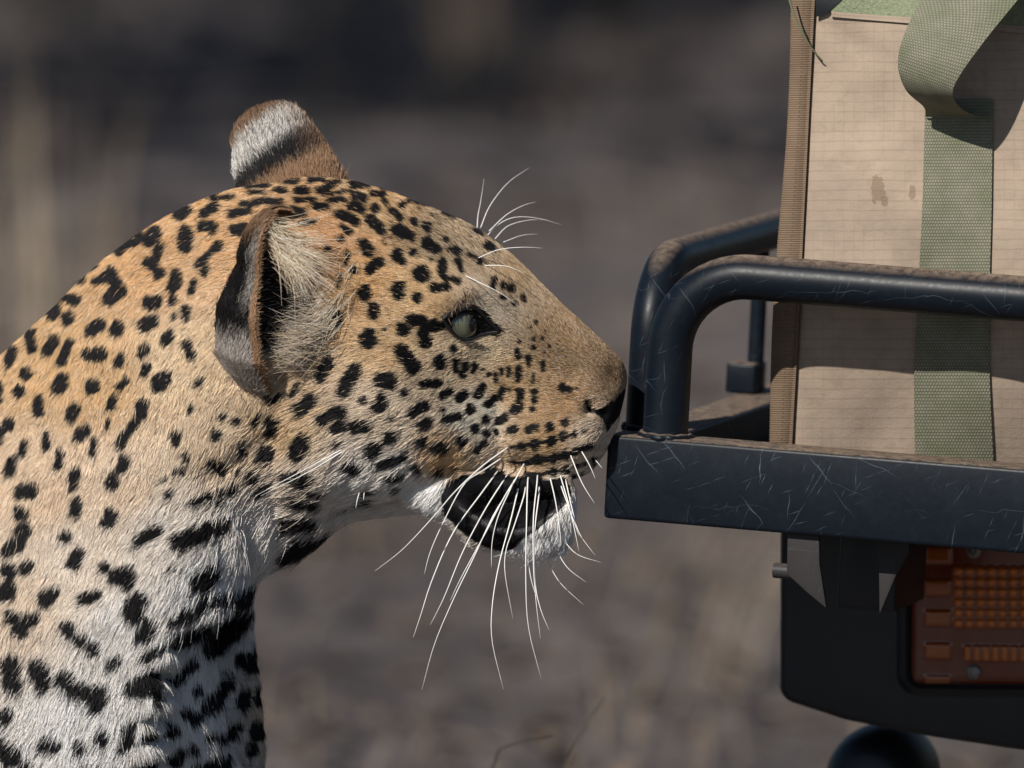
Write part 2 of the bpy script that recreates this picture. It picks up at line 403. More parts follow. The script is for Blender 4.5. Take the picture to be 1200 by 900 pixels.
# ------------------------------------------------------------------ leopard: coat (spots drawn in the animal's own side-on coordinates)
SPOTS = (
    111,309,111,309,7.1, 97,323,97,323,7.3, 60,344,93,313,4, 20,389,33,371,3.6, 118,328,133,319,5.6, 133,319,142,338,7.1, 142,340,131,351,7.1, 
    78,347,93,350,5.8, 93,352,93,352,4.9, 67,360,64,368,6, 83,372,83,372,6.7, 178,354,188,352,8, 173,381,182,376,7.1, 111,386,121,379,6.9, 
    141,384,141,384,8.2, 37,389,40,406,6, 66,398,60,410,6, 86,400,77,422,5.3, 16,409,14,423,5.3, 109,414,122,413,7.3, 171,409,171,409,7.6, 
    147,416,143,424,4.2, 178,428,173,437,3.8, 34,436,34,436,6.9, 27,459,27,459,7.6, 3,451,3,467,4, 78,444,72,453,7.6, 113,451,113,451,8.7, 
    150,444,146,451,4.4, 138,466,134,476,4.4, 50,467,50,480,6.2, 91,478,89,486,6.4, 14,496,14,496,7.6, 113,289,173,253,3.1, 182,253,182,253,4.9, 
    142,293,167,277,4.9, 184,273,178,282,7.1, 190,287,187,298,4.4, 178,307,191,320,6.9, 213,252,224,246,6.2, 242,250,258,243,4.9, 242,266,253,267,6, 
    221,273,220,288,6.9, 240,227,260,224,3.6, 256,233,273,233,3.1, 260,288,236,311,4.4, 211,324,206,336,6.9, 208,347,206,354,4.4, 209,371,209,371,3.8, 
    231,331,228,341,3.8, 224,360,224,370,4.4, 246,313,243,321,3.3, 278,271,289,269,6.4, 276,252,296,249,4.9, 287,240,300,239,3.1, 269,218,296,211,2.4, 
    204,391,198,398,6, 293,218,316,216,3.6, 338,212,351,211,4.2, 367,213,382,211,3.6, 389,218,402,214,3.6, 416,219,433,217,4.2, 329,224,338,224,2.9, 
    351,226,363,225,3.1, 376,225,384,224,3.1, 244,226,264,224,2.4, 296,226,313,227,2.4, 287,239,313,237,2.7, 320,239,333,238,3.1, 351,237,371,236,2.7, 
    393,236,407,236,2.7, 382,230,413,226,2, 416,231,424,232,3.3, 429,236,429,236,3.6, 253,232,276,232,3.1, 349,250,360,250,4.7, 373,244,384,245,3.8, 
    356,264,371,261,2.4, 400,253,418,261,5.6, 404,267,413,274,3.3, 402,283,402,283,3.6, 388,294,388,294,3.6, 410,299,408,310,2.2, 403,323,399,339,2.2, 
    416,243,427,247,4.7, 416,218,431,219,4, 449,222,471,228,2.2, 481,236,502,241,2.7, 438,228,451,230,2.7, 416,231,416,231,4.2, 429,234,429,234,3.8, 
    389,236,407,236,2.4, 413,244,427,247,4.2, 442,247,442,247,5.3, 437,259,448,272,5.3, 467,271,484,280,5.3, 500,287,513,293,6, 460,248,471,257,3.1, 
    487,262,487,262,3.6, 502,267,502,267,4.2, 520,250,533,257,2.2, 524,282,524,282,2.9, 429,287,434,296,6, 446,309,437,316,6, 467,297,467,303,4.4, 
    474,308,474,308,3.6, 487,297,487,297,3.1, 454,287,454,287,2.2, 460,280,460,280,1.8, 507,306,507,306,2, 494,320,496,326,7.1, 520,309,520,324,4.2, 
    524,327,524,327,3.1, 531,328,537,331,3.6, 531,294,538,297,3.3, 538,309,542,318,5.3, 511,338,524,338,4.9, 469,338,469,344,6.9, 490,348,490,348,4.7, 
    431,343,431,343,7.6, 441,362,441,368,6.4, 417,318,417,318,3.8, 399,370,400,378,5.6, 484,374,498,378,4.7, 511,381,511,381,6.4, 473,386,473,386,6.4, 
    453,387,453,387,3.3, 379,393,377,398,3.8, 453,239,453,239,3.1, 473,242,473,242,2.9, 493,247,493,247,2.4, 507,253,507,253,2.4, 436,396,435,398,9.8, 
    378,391,374,402,3.8, 498,389,500,402,5.8, 507,383,516,382,4.7, 473,412,487,428,8.2, 516,424,516,424,6.9, 535,424,534,432,3.1, 546,429,543,437,4, 
    389,422,380,440,6, 420,433,406,456,7.6, 449,444,460,444,8.2, 429,468,429,468,3.8, 451,467,446,476,6.9, 498,449,516,447,3.8, 477,459,477,459,3.6, 
    528,458,521,462,4.4, 544,460,539,466,4.7, 380,489,393,482,6, 402,483,402,483,7.3, 399,499,399,499,6.4, 420,498,433,498,6.9, 489,479,498,474,6.4, 
    461,489,461,489,3.6, 552,478,552,478,4.7, 496,496,502,491,5.3, 524,489,538,487,4, 520,478,520,478,2, 493,516,499,512,4.2, 513,523,522,521,5.3, 
    542,516,542,516,6, 559,501,559,501,4.2, 439,527,446,522,6.9, 458,511,464,507,6, 449,544,456,542,5.3, 464,538,476,532,4.2, 411,546,420,547,6.9, 
    492,548,492,548,5.3, 514,550,514,550,4.4, 536,550,536,550,5.6, 548,536,548,536,2, 460,557,469,557,3.8, 398,519,398,519,4, 369,577,384,577,2, 
    431,576,442,573,2.9, 466,572,466,572,2.9, 556,271,567,277,2.2, 573,290,578,292,4.2, 533,294,533,294,3.1, 551,300,558,302,2.7, 564,307,564,307,3.1, 
    571,310,571,310,2.2, 579,329,578,337,2.7, 590,336,590,336,3.1, 599,340,599,340,3.6, 613,351,613,351,3.6, 589,349,589,349,2.7, 603,356,603,356,2.7, 
    628,378,628,378,2.2, 621,384,621,384,1.6, 638,388,638,388,1.6, 626,397,626,397,1.8, 636,396,636,396,2, 626,407,626,407,2.2, 643,406,643,406,2, 
    638,413,638,413,1.6, 609,401,609,401,2.4, 582,391,582,391,3.1, 607,411,608,418,2.7, 619,419,620,427,2.9, 636,424,636,432,2.4, 532,407,532,407,3.3, 
    557,426,556,434,2.9, 566,432,566,432,2.4, 573,437,573,437,2.9, 582,439,582,447,2.9, 588,432,588,440,2.2, 597,430,597,440,2.2, 609,432,608,444,3.3, 
    626,438,625,447,2.4, 567,454,563,462,4.9, 589,456,588,464,3.3, 577,467,572,472,4.4, 598,456,598,456,2, 611,458,609,467,4.2, 626,459,626,459,3.1, 
    626,469,626,469,3.3, 624,479,624,479,2.7, 611,474,603,481,4.2, 592,488,584,493,4, 570,491,570,491,3.3, 559,501,559,501,4.7, 571,506,571,506,3.1, 
    581,505,581,505,2.7, 604,500,599,503,3.3, 621,502,628,500,4.4, 644,499,644,499,4.7, 662,494,662,494,3.6, 659,454,659,454,4.2, 666,456,666,456,3.1, 
    676,455,676,455,2, 560,526,560,526,4.7, 567,517,567,517,3.1, 548,535,548,535,2.4, 600,522,611,521,2.2, 611,521,611,521,3.6, 628,519,628,519,5.1, 
    611,521,628,519,2, 647,516,647,516,4.9, 628,519,647,516,1.8, 662,510,662,510,5.1, 674,507,674,507,3.6, 662,510,674,507,2, 684,504,684,504,2.7, 
    601,541,616,541,2.4, 633,538,633,538,5.3, 616,541,633,538,2.9, 650,536,650,536,5.1, 633,538,650,536,2.9, 664,532,664,532,4.7, 650,536,664,533,2.9, 
    678,527,678,527,4, 664,532,678,528,3.1, 687,522,694,520,2.9, 678,527,687,523,2.7, 618,556,633,557,2.7, 649,553,649,553,4, 664,549,664,549,3.8, 
    678,544,678,544,2.7, 686,541,686,541,2.4, 696,536,696,536,2.4, 674,558,674,558,2.9, 684,553,684,553,2.4, 697,542,697,542,1.8, 633,556,664,549,2, 
    225,404,227,413,5.6, 198,440,189,452,6.9, 172,472,169,483,5.6, 163,491,158,500,5.6, 150,509,147,517,5.8, 132,491,130,498,3.1, 103,502,103,502,5.6, 
    117,516,114,526,4, 152,536,146,547,6.2, 138,556,136,563,6.9, 210,508,212,516,5.8, 239,447,239,447,3.6, 227,476,227,476,4, 266,486,266,486,4.2, 
    281,491,281,491,4.4, 257,507,257,507,5.8, 288,520,288,527,4.9, 253,540,260,546,6.9, 222,532,222,532,4.9, 198,559,198,559,3.6, 209,549,209,549,2.9, 
    218,550,218,550,3.1, 204,576,204,576,2.9, 297,558,297,558,5.8, 282,548,282,548,2.7, 269,573,276,569,4.4, 244,578,244,578,3.6, 317,460,317,467,2.2, 
    328,463,319,471,2.7, 353,451,346,462,3.1, 382,442,382,442,4, 307,483,302,493,3.1, 367,469,356,479,6.9, 322,494,322,499,8.9, 314,530,314,530,9.1, 
    357,513,351,527,9.1, 301,556,301,556,6.7, 313,569,303,576,4.4, 344,556,360,556,7.6, 360,564,360,564,7.6, 347,584,371,591,5.6, 364,576,382,577,2.4, 
    338,611,367,612,7.3, 427,588,438,586,3.8, 418,611,429,610,2.4, 404,600,404,600,2.2, 347,631,382,626,4.4, 231,584,247,580,3.8, 262,574,276,569,3.6, 
    259,588,259,588,2.7, 216,630,260,613,8.4, 204,663,204,663,4.4, 253,664,237,679,9.1, 207,722,238,707,4.9, 244,702,304,689,5.3, 209,749,236,738,5.3, 
    247,753,247,753,6.2, 300,722,300,722,3.1, 333,653,364,633,4.9, 182,727,182,727,4.9, 7,504,4,513,4.7, 34,517,33,529,4, 21,537,18,548,6.2, 
    59,510,58,522,4.7, 75,530,74,543,5.6, 101,502,98,511,5.3, 117,517,114,527,3.6, 94,551,93,566,4.9, 96,586,96,596,5.6, 82,624,82,624,5.8, 
    98,647,94,656,7.1, 137,599,132,610,6.9, 33,574,43,572,7.3, 31,598,31,598,7.6, 34,618,34,618,8.7, 18,639,27,634,8.4, 18,664,18,664,8, 
    40,661,40,661,7.3, 14,687,14,687,10.7, 69,690,60,697,6.9, 129,661,129,661,4.9, 144,672,156,676,8.9, 156,667,156,667,6.2, 169,631,191,616,6, 
    107,697,120,693,5.3, 171,698,171,698,8.4, 24,720,24,720,8.4, 44,720,44,720,8.4, 31,731,31,731,8.9, 22,773,22,773,11.6, 24,793,24,793,10.2, 
    53,780,53,780,10.7, 60,796,60,796,8.4, 84,789,84,789,10.2, 89,798,89,798,7.3, 104,804,104,804,8.4, 122,807,122,807,11.1, 120,820,120,820,7.3, 
    87,731,87,731,7.3, 101,744,101,744,6.9, 116,754,116,754,6.2, 136,770,144,767,5.1, 164,709,164,709,12, 180,727,171,737,8, 178,763,191,756,3.8, 
    164,798,178,796,9.8, 189,811,189,811,6.2, 16,831,16,831,8, 9,867,20,876,10, 38,889,38,889,7.3, 60,862,69,867,7.6, 101,867,101,867,7.8, 
    127,857,127,857,5.8, 156,847,151,864,6.4, 178,856,178,856,6.2, 198,856,198,856,4, 107,897,107,897,8, 136,896,136,896,4.2, 176,896,176,896,7.3, 
    280,722,249,753,11.6, 244,758,244,758,7.3, 204,796,227,773,3.6, 280,773,280,773,7.1, 302,762,291,780,7.1, 231,806,231,806,5.1, 264,800,244,824,8.2, 
    284,811,282,827,6.4, 301,809,300,820,3.6, 316,802,316,802,4.4, 316,818,316,836,5.8, 219,831,219,831,5.8, 229,838,229,838,6.7, 202,853,202,853,7.8, 
    247,859,247,859,4, 273,853,262,864,6.7, 299,853,300,864,6.2, 293,880,293,880,6, 323,876,323,876,6.2, 211,878,207,889,6, 227,873,227,873,5.8, 
    236,898,260,893,8.9, 
)
SPOTS = np.array(SPOTS, float).reshape(-1, 5)
U0, V0, UW, VH = -1650, 90, 2420, 1700
SPOT = np.zeros((VH, UW), np.float32)
def smooth_noise(shape, cell, rng):
    h, w = shape; gh, gw = h // cell + 3, w // cell + 3
    g = rng.standard_normal((gh, gw)).astype(np.float32)
    yi = np.arange(h) / cell; xi = np.arange(w) / cell
    y0 = yi.astype(int); x0 = xi.astype(int)
    fy = (yi - y0)[:, None]; fx = (xi - x0)[None, :]
    fy = fy * fy * (3 - 2 * fy); fx = fx * fx * (3 - 2 * fx)
    a = g[y0][:, x0]; b = g[y0][:, x0 + 1]; c = g[y0 + 1][:, x0]; d = g[y0 + 1][:, x0 + 1]
    return (a * (1 - fx) + b * fx) * (1 - fy) + (c * (1 - fx) + d * fx) * fy
NZ = smooth_noise((VH, UW), 5, RNG) * 0.9 + smooth_noise((VH, UW), 11, RNG) * 1.1
def draw(x1, y1, x2, y2, r, amt=1.0, nz=1.0):
    a, b = int(min(x1, x2) - r - 6 - U0), int(max(x1, x2) + r + 7 - U0)
    c, d = int(min(y1, y2) - r - 6 - V0), int(max(y1, y2) + r + 7 - V0)
    a, c = max(a, 0), max(c, 0); b, d = min(b, UW), min(d, VH)
    if a >= b or c >= d: return
    Y, X = np.mgrid[c:d, a:b]; X = X + U0; Y = Y + V0
    dx, dy = x2 - x1, y2 - y1; q = dx * dx + dy * dy
    t = np.clip(((X - x1) * dx + (Y - y1) * dy) / q, 0, 1) if q > 0 else np.zeros(X.shape)
    dist = np.hypot(X - x1 - t * dx, Y - y1 - t * dy) + NZ[c:d, a:b] * nz * min(1.0, r / 6)
    m = np.clip((r + 0.9 - dist) / 1.8, 0, 1) * amt
    SPOT[c:d, a:b] = np.maximum(SPOT[c:d, a:b], m)
for s in SPOTS:
    g = 1.0 + 1.0 * np.clip((s[1] - 480) / 250, 0, 1) * (s[0] < 420)
    draw(s[0], s[1], s[2], s[3], s[4] + (g + .4 if s[4] > 2.6 else .5))
# rosettes further back on the body, outside the neck
rr = random.Random(5); placed = []
for _ in range(6000):
    u = rr.uniform(-1560, 330); v = rr.uniform(480, 1640)
    if u > -8 and v < 908: continue
    if any((u - a) ** 2 + (v - b) ** 2 < 48 ** 2 for a, b in placed): continue
    placed.append((u, v))
    if v > 1080 or u > -150:
        draw(u, v, u + rr.uniform(-14, 14), v + rr.uniform(-10, 10), rr.uniform(8, 12))
    else:
        R = rr.uniform(15, 19); k = rr.randint(3, 5); ph = rr.uniform(0, 6.3)
        for j in range(k):
            if rr.random() < .15: continue
            t = ph + j * 6.283 / k
            draw(u + R * math.cos(t), v + R * .9 * math.sin(t), u + R * math.cos(t + .6), v + R * .9 * math.sin(t + .6), rr.uniform(6, 8))

def srgb(c):
    c = np.asarray(c, float) / 255
    return np.where(c <= .04045, c / 12.92, ((c + .055) / 1.055) ** 2.4)
BASE = [(150,300,212,160,112),(250,240,215,163,116),(330,215,205,153,108),(450,240,198,152,108),(540,285,172,142,112),(600,330,178,143,110),
    (650,400,166,128,94),(710,420,148,113,86),(660,470,178,134,96),(694,508,218,195,172),(640,500,192,146,104),(640,535,205,160,116),(600,450,200,158,114),
    (577,358,228,208,184),(562,404,238,208,174),(540,425,220,192,160),(560,485,234,216,196),(500,350,220,178,134),(450,400,216,176,134),(420,330,216,164,114),
    (390,300,200,140,92),(450,480,224,202,178),(520,540,214,165,116),(470,560,214,206,198),(420,570,210,204,198),(510,577,232,230,226),(340,500,220,184,146),
    (360,560,210,194,176),(260,520,218,192,164),(220,440,228,198,166),(300,620,212,206,200),(250,680,214,213,212),(120,450,212,168,124),(60,430,208,163,118),
    (60,560,214,186,160),(150,560,216,192,168),(200,620,218,208,198),(100,660,214,200,184),(30,700,210,190,170),(150,740,212,208,204),(100,850,222,220,218),
    (230,820,218,217,216),(300,760,212,210,206),(328,820,186,160,134),(640,640,236,236,238),(668,585,230,228,226),(660,565,214,196,176),(330,680,212,210,206),(0,330,206,152,104),
    (-200,580,206,154,106),(-600,620,206,152,104),(-250,900,212,184,154),(-300,1080,222,214,204),(-900,1080,222,208,190),(-700,820,208,162,116),(-1300,800,206,154,106),
    (70,1100,218,205,190),(70,1500,214,190,162),(-1200,1300,210,176,140)]
BASE = np.array(BASE, float); BASE_RGB = srgb(BASE[:, 2:]); BASE_RGB = BASE_RGB * .86 + BASE_RGB.mean(1)[:, None] * .14
warm = np.clip((.86 - BASE_RGB[:, 1] / BASE_RGB[:, 0]) / .26, 0, 1)[:, None]
BASE_RGB = np.clip(BASE_RGB * ((1 - warm) * np.array((1.19, 1.19, 1.18)) + warm * np.array((1.08, 1.15, 1.0))), 0, .92)
def idw(u, v, pts, vals, power=3.6):
    out = np.zeros((len(u), vals.shape[1])); ws = np.zeros(len(u))
    for (a, b), c in zip(pts, vals):
        w = 1.0 / (((u - a) ** 2 + (v - b) ** 2) + 60.0) ** (power / 2)
        out += w[:, None] * c; ws += w
    return out / ws[:, None]
def inpoly(u, v, poly):
    poly = np.array(poly, float); c = np.zeros(len(u), bool); j = len(poly) - 1
    for i in range(len(poly)):
        (x1, y1), (x2, y2) = poly[i], poly[j]
        k = ((y1 > v) != (y2 > v))
        xx = (x2 - x1) * (v - y1) / ((y2 - y1) if y2 != y1 else 1e-9) + x1
        c ^= k & (u < xx); j = i
    return c
NOSE = [(684, 470), (690, 466), (694, 476), (704, 479), (720, 467), (730, 458), (740, 446), (742, 470), (724, 490), (716, 500), (711, 507), (708, 496), (702, 488), (691, 484)]
MOUTH = [(516, 588), (520, 566), (530, 557), (565, 556), (570, 538), (576, 535), (582, 548), (600, 557), (645, 562), (664, 558), (670, 575), (664, 590), (648, 604), (630, 616), (612, 628), (604, 641), (592, 645), (572, 640), (552, 629), (532, 613), (520, 604)]
TEAR_SHADE = [(552, 364), (562, 360), (575, 372), (588, 384), (592, 390), (575, 388), (562, 392), (548, 398), (536, 396), (524, 382), (520, 374), (530, 366), (545, 360)]  # black tear mark together with painted shade at the inner eye corner
LID = [(516, 378), (524, 377), (532, 390), (545, 401), (560, 400), (575, 410), (566, 412), (548, 406), (534, 398)]
EAR_SHADE = [(302, 305), (325, 290), (352, 300), (370, 325), (374, 368), (356, 404), (328, 420), (308, 405)]  # shade of the near ear's cavity, painted dark on the head skin
def side_uv(u, v, d, nf):
    """side-on coordinates of a surface point; the side turned away mirrors the near side"""
    f, h, r = to_head(u, v, d)
    mu, mv, _ = from_head(f, h, np.abs(r))
    hw = np.clip((u - 200) / 100, 0, 1)
    away = nf > 0.12
    return u, np.where(away, mv * hw + v * (1 - hw), v)
def coat(u, v):
    """base colour, darkness of the spot, bare-skin masks"""
    base = idw(u, v, BASE[:, :2], BASE_RGB)
    iu = np.clip((u - U0).astype(int), 0, UW - 1); iv = np.clip((v - V0).astype(int), 0, VH - 1)
    sp = SPOT[iv, iu]
    nose = inpoly(u, v, NOSE); mouth = inpoly(u, v, MOUTH); tear_shade = inpoly(u, v, TEAR_SHADE); lid = inpoly(u, v, LID)
    ear_shade = inpoly(u, v, EAR_SHADE); base = np.where(ear_shade[:, None], np.array((.028, .020, .016)), base); sp = np.where(ear_shade, 0, sp)
    sp = np.where(tear_shade, 1.0, sp); sp = np.where(lid, np.maximum(sp, .75), sp)
    return base, sp, nose, mouth
DARK = np.array((0.010, 0.009, 0.010))
SKIN = np.array((0.005, 0.005, 0.006))

# ------------------------------------------------------------------ leopard: ears
def ear_grid(B, T, o, wp_, wmul=1.0, amax=(1.75, 1.35), bend=(0, 0, 0), nt=60, na=56, th=3.2):
    B = np.array(B, float); T = np.array(T, float); ax = T - B; H = np.linalg.norm(ax); a = ax / H
    o = np.array(o, float); o -= a * (o @ a); o /= np.linalg.norm(o)
    l = np.cross(a, o)
    if l[0] < 0: l = -l
    t = 1 - (1 - np.linspace(0, 1, nt)) ** 1.0
    t = np.sin(t * math.pi / 2)
    w = np.interp(t, [p[0] for p in wp_], [p[1] for p in wp_]) * wmul
    rim = np.sqrt(np.clip(1 - ((t - .72) / .29) ** 2, 0, 1)); w = np.where(t > .72, np.interp(.72, [p[0] for p in wp_], [p[1] for p in wp_]) * wmul * rim, w)
    am = amax[0] + (amax[1] - amax[0]) * t
    s = np.linspace(-1, 1, na)
    al = am[:, None] * s[None, :]
    b = np.array(bend, float)
    c = B + a * (H * t)[:, None] + b * (t ** 2)[:, None]
    depthf = 0.80
    G = c[:, None, :] + w[:, None, None] * (np.sin(al)[..., None] * l - (np.cos(al) * depthf)[..., None] * o)
    N = -(w[:, None, None] * 0 + 1) * (-np.sin(al)[..., None] * l + np.cos(al)[..., None] * o)
    tk = th * np.sqrt(np.clip(1 - (np.abs(s)[None, :]) ** 6, 0.02, 1)) * np.ones((nt, 1))
    outer = G + N * tk[..., None] * .5; inner = G - N * tk[..., None] * .5
    return outer, inner, t, s
def ear_mesh(outer, inner):
    nt, na = outer.shape[:2]
    V = np.vstack([outer.reshape(-1, 3), inner.reshape(-1, 3)])
    F = []
    K = nt * na
    for i in range(nt - 1):
        for j in range(na - 1):
            p = i * na + j
            F.append((p, p + 1, p + na + 1, p + na)); F.append((K + p, K + p + na, K + p + na + 1, K + p + 1))
        p = i * na; F.append((p, p + na, K + p + na, K + p))
        p = i * na + na - 1; F.append((p, K + p, K + p + na, p + na))
    for j in range(na - 1):
        p = (nt - 1) * na + j; F.append((p, p + 1, K + p + 1, K + p))
    return V, F
dn = depth_at(345, 420, -110)
EARS = [
    dict(B=(326, 462, dn + 44), T=(323, 250, dn - 34), o=(0.84, 0.05, -0.54), wp_=[(0, 26), (.12, 56), (.28, 80), (.5, 76), (.72, 50), (1, 40)], bend=(6, 0, 0), near=True, amax=(2.15, 1.6)),
    dict(B=(352, 250, 58), T=(312, 124, 84), o=(0.50, 0.1, 0.86), wp_=[(0, 66), (.3, 66), (.6, 58), (.72, 52), (1, 40)], bend=(-4, 0, 0), near=False, amax=(1.75, 1.35)),
]
for e in EARS:
    e['grid'] = ear_grid(e['B'], e['T'], e['o'], e['wp_'], bend=e['bend'], amax=e['amax'])
def ear_col(e, t, s, inner, rng):
    """coat of the ear by height t and position across s"""
    n = len(t)
    tan = srgb((158, 126, 98)); white = srgb((226, 222, 216)); grey = srgb((188, 180, 172)); br = srgb((62, 46, 38)); blk = DARK
    def sm(a, b, x): y = np.clip((x - a) / (b - a), 0, 1); return (y * y * (3 - 2 * y))[:, None]
    j = rng.normal(0, .03, n)
    tt = t + j + (0.12 * s if e['near'] else -0.16 * s)
    if e['near']:
        c = grey * (1 - sm(.26, .38, tt)) + blk * sm(.26, .38, tt)
        k = sm(.42, .52, tt) * sm(.74, .86, -s + rng.normal(0, .04, n)); c = c * (1 - k) + grey * .80 * k
        k = sm(.76, .86, tt); c = c * (1 - k) + tan * .75 * k
    else:
        fade = np.clip(1.35 - .85 * np.clip(s, 0, 1), 0, 1)[:, None]
        k = sm(.24, .36, tt) * fade; c = tan * (1 - k) + blk * k
        k = sm(.48, .60, tt); c = c * (1 - k) + (white * .85 * fade ** 2 + tan * .8 * (1 - fade ** 2)) * k
        k = sm(.74, .86, tt); c = c * (1 - k) + tan * .62 * k
    sp = (tt > .50) & (rng.random(n) < .24); c[sp] *= .3
    edge = np.abs(s) > .93
    c[edge] = tan * 1.15
    c[inner] = np.where((np.abs(s[inner]) > .86)[:, None] | (t[inner] > .90)[:, None], tan * 1.0, br)
    return c

# ------------------------------------------------------------------ leopard: one mesh of body and ears, with its coat colour stored on the skin
root = empty('leopard', (float(P(-500, 900)[0]), 0.0, 0.0))
ALLV = [BVW]; ALLF = None
nf_body = BN @ FWD
su, sv = side_uv(*unP(BVW), nf_body)
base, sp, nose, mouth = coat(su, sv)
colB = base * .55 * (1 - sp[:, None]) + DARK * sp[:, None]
colB[nose | mouth] = SKIN
bare_body = nose | mouth
bm = bmesh.new(); bm.from_mesh(body_me)
polys = [tuple(p.vertices) for p in body_me.polygons]
verts = [BVW]; faces = list(polys); cols = [colB]; bare = [bare_body.astype(float)]
off = NVB
for e in EARS:
    outer, inner, t, s = e['grid']
    V, F = ear_mesh(outer, inner)
    W = P(V[:, 0], V[:, 1], V[:, 2]); e['W'] = W
    verts.append(W); faces += [tuple(off + i for i in f) for f in F]; off += len(W)
    T2 = np.tile(np.repeat(t, len(s)), 2); S2 = np.tile(np.tile(s, len(t)), 2); I2 = np.repeat([False, True], len(t) * len(s))
    e['TS'] = (T2, S2, I2)
    cols.append(ear_col(e, T2, S2, I2, RNG) * .6); bare.append(np.zeros(len(W)))
bm.free()

def mat_skin():
    n = NT('leopard_skin'); b = n.bsdf(in_Roughness=.62); b.inputs['Specular IOR Level'].default_value = .12
    a = n.n('Attribute', attribute_name='coat'); k = n.n('Attribute', attribute_name='bare')
    ns = n.noise(900, 3); 
    n.l(a.outputs['Color'], b.inputs['Base Color'])
    r = n.math('MULTIPLY_ADD', k.outputs['Fac'], -.16); 
    r.node.inputs[2].default_value = .66
    n.l(r, b.inputs['Roughness'])
    v = n.n('TexVoronoi', in_Scale=700.0); n.l(n.obj(), v.inputs['Vector'])
    n.l(n.bump(v.outputs['Distance'], .2, .0003), b.inputs['Normal'])
    return n.m
body = mesh_obj('body', np.vstack(verts), faces, mat_skin(), root)
ca = body.data.color_attributes.new('coat', 'FLOAT_COLOR', 'POINT')
cc = np.hstack([np.vstack(cols), np.ones((off, 1))]); ca.data.foreach_set('color', cc.ravel())
ba = body.data.attributes.new('bare', 'FLOAT', 'POINT'); ba.data.foreach_set('value', np.concatenate(bare))

# ------------------------------------------------------------------ leopard: fur
COMB = [(725,430,-.75,-.6),(650,380,-.7,-.7),(600,310,-.7,-.65),(650,470,-1,.05),(640,530,-1,.3),(690,510,-1,.3),(600,440,-.9,-.15),(540,330,-.85,-.45),(480,250,-1,-.3),
    (500,420,-1,.1),(450,350,-1,-.1),(400,300,-.9,-.3),(450,480,-.95,.3),(430,560,-.8,.6),(560,550,-.8,.45),(520,570,-.7,.7),(640,640,-.15,1),(590,640,-.5,.9),
    (350,560,-.8,.6),(330,640,-.5,.9),(250,600,-.75,.65),(200,500,-.4,.9),(100,500,-.3,.95),(300,220,-1,.1),(200,260,-.9,.45),(100,330,-.6,.75),(120,420,-.35,.9),
    (50,600,-.4,.9),(100,800,-.45,.9),(260,850,.25,.95),(320,850,.2,1),(230,700,-.6,.8),(20,450,-.4,.9),(300,460,-.5,.8),(340,450,-.8,.4),
    (-300,600,-1,.1),(-300,900,-.8,.6),(-900,700,-1,.1),(-900,1000,-.9,.4),(-1400,800,-.9,.4),(70,1300,-.1,1),(-1200,1300,-.1,1)]
LENS = [(725,430,4),(650,400,6),(600,470,7),(640,530,7),(690,510,8),(560,300,8),(545,350,9),(480,260,9),(450,400,10),(540,420,8),(450,520,14),(420,590,20),(470,595,17),(330,640,24),(280,650,23),
    (200,500,13),(100,400,11),(100,650,15),(100,850,20),(250,850,16),(330,800,14),(640,640,20),(600,650,16),(530,585,17),(300,215,11),(150,280,10),(0,400,10),(-400,700,14),(-400,1000,20),(-1200,800,14),(70,1300,9)]
COMB = np.array(COMB, float); LENS = np.array(LENS, float)

def tri_sample(V, tris, dens, rng):
    """random points on triangles; dens = points per square design unit, per triangle"""
    a, b, c = V[tris[:, 0]], V[tris[:, 1]], V[tris[:, 2]]
    area = np.linalg.norm(np.cross(b - a, c - a), axis=1) * .5 / (S * S)
    ex = area * dens
    k = np.floor(ex + rng.random(len(ex))).astype(int)
    idx = np.repeat(np.arange(len(tris)), k)
    r1 = np.sqrt(rng.random(len(idx))); r2 = rng.random(len(idx))
    w = np.stack([1 - r1, r1 * (1 - r2), r1 * r2], 1)
    return idx, w
def field(p, seed, freq):
    """smooth pseudo-random vector field (unit-ish) at points p in metres"""
    g = np.random.default_rng(seed); out = np.zeros_like(p)
    for _ in range(4):
        k = g.standard_normal((3, 3)) * freq; ph = g.random(3) * 6.28
        out += np.sin(p @ k.T + ph)
    return out / 1.6
def strands(pos, nrm, comb, L, col, rad, lift, jit, rng, npt=6, curl=.25):
    n = len(pos)
    side = np.cross(nrm, comb)
    g1 = field(pos, 3, 420.0); g2 = field(pos, 4, 160.0)
    sw = (g1 @ np.ones(3)) * .06 + (g2 @ np.ones(3)) * .07 + rng.normal(0, jit, n)
    cd = comb + side * sw[:, None]; cd /= np.linalg.norm(cd, axis=1)[:, None]
    lf = lift * np.exp(rng.normal(0, .35, n)) + (g2[:, 0]) * .02
    t = np.linspace(0, 1, npt)[None, :, None]
    cv = rng.normal(0, curl, n)[:, None, None]
    Lr = L[:, None, None]
    pts = pos[:, None, :] + Lr * (cd[:, None, :] * (t * .35 + .6 * t ** 1.5) + nrm[:, None, :] * (lf[:, None, None] * (1.25 * t - .75 * t * t)) + side[:, None, :] * cv * t * t * .5)
    rp = rad[:, None] * (1 - .82 * np.linspace(0, 1, npt)[None, :] ** 1.6)
    return pts, rp, col
HAIR = []
def nrmz(a): return a / (np.linalg.norm(a, axis=1)[:, None] + 1e-12)

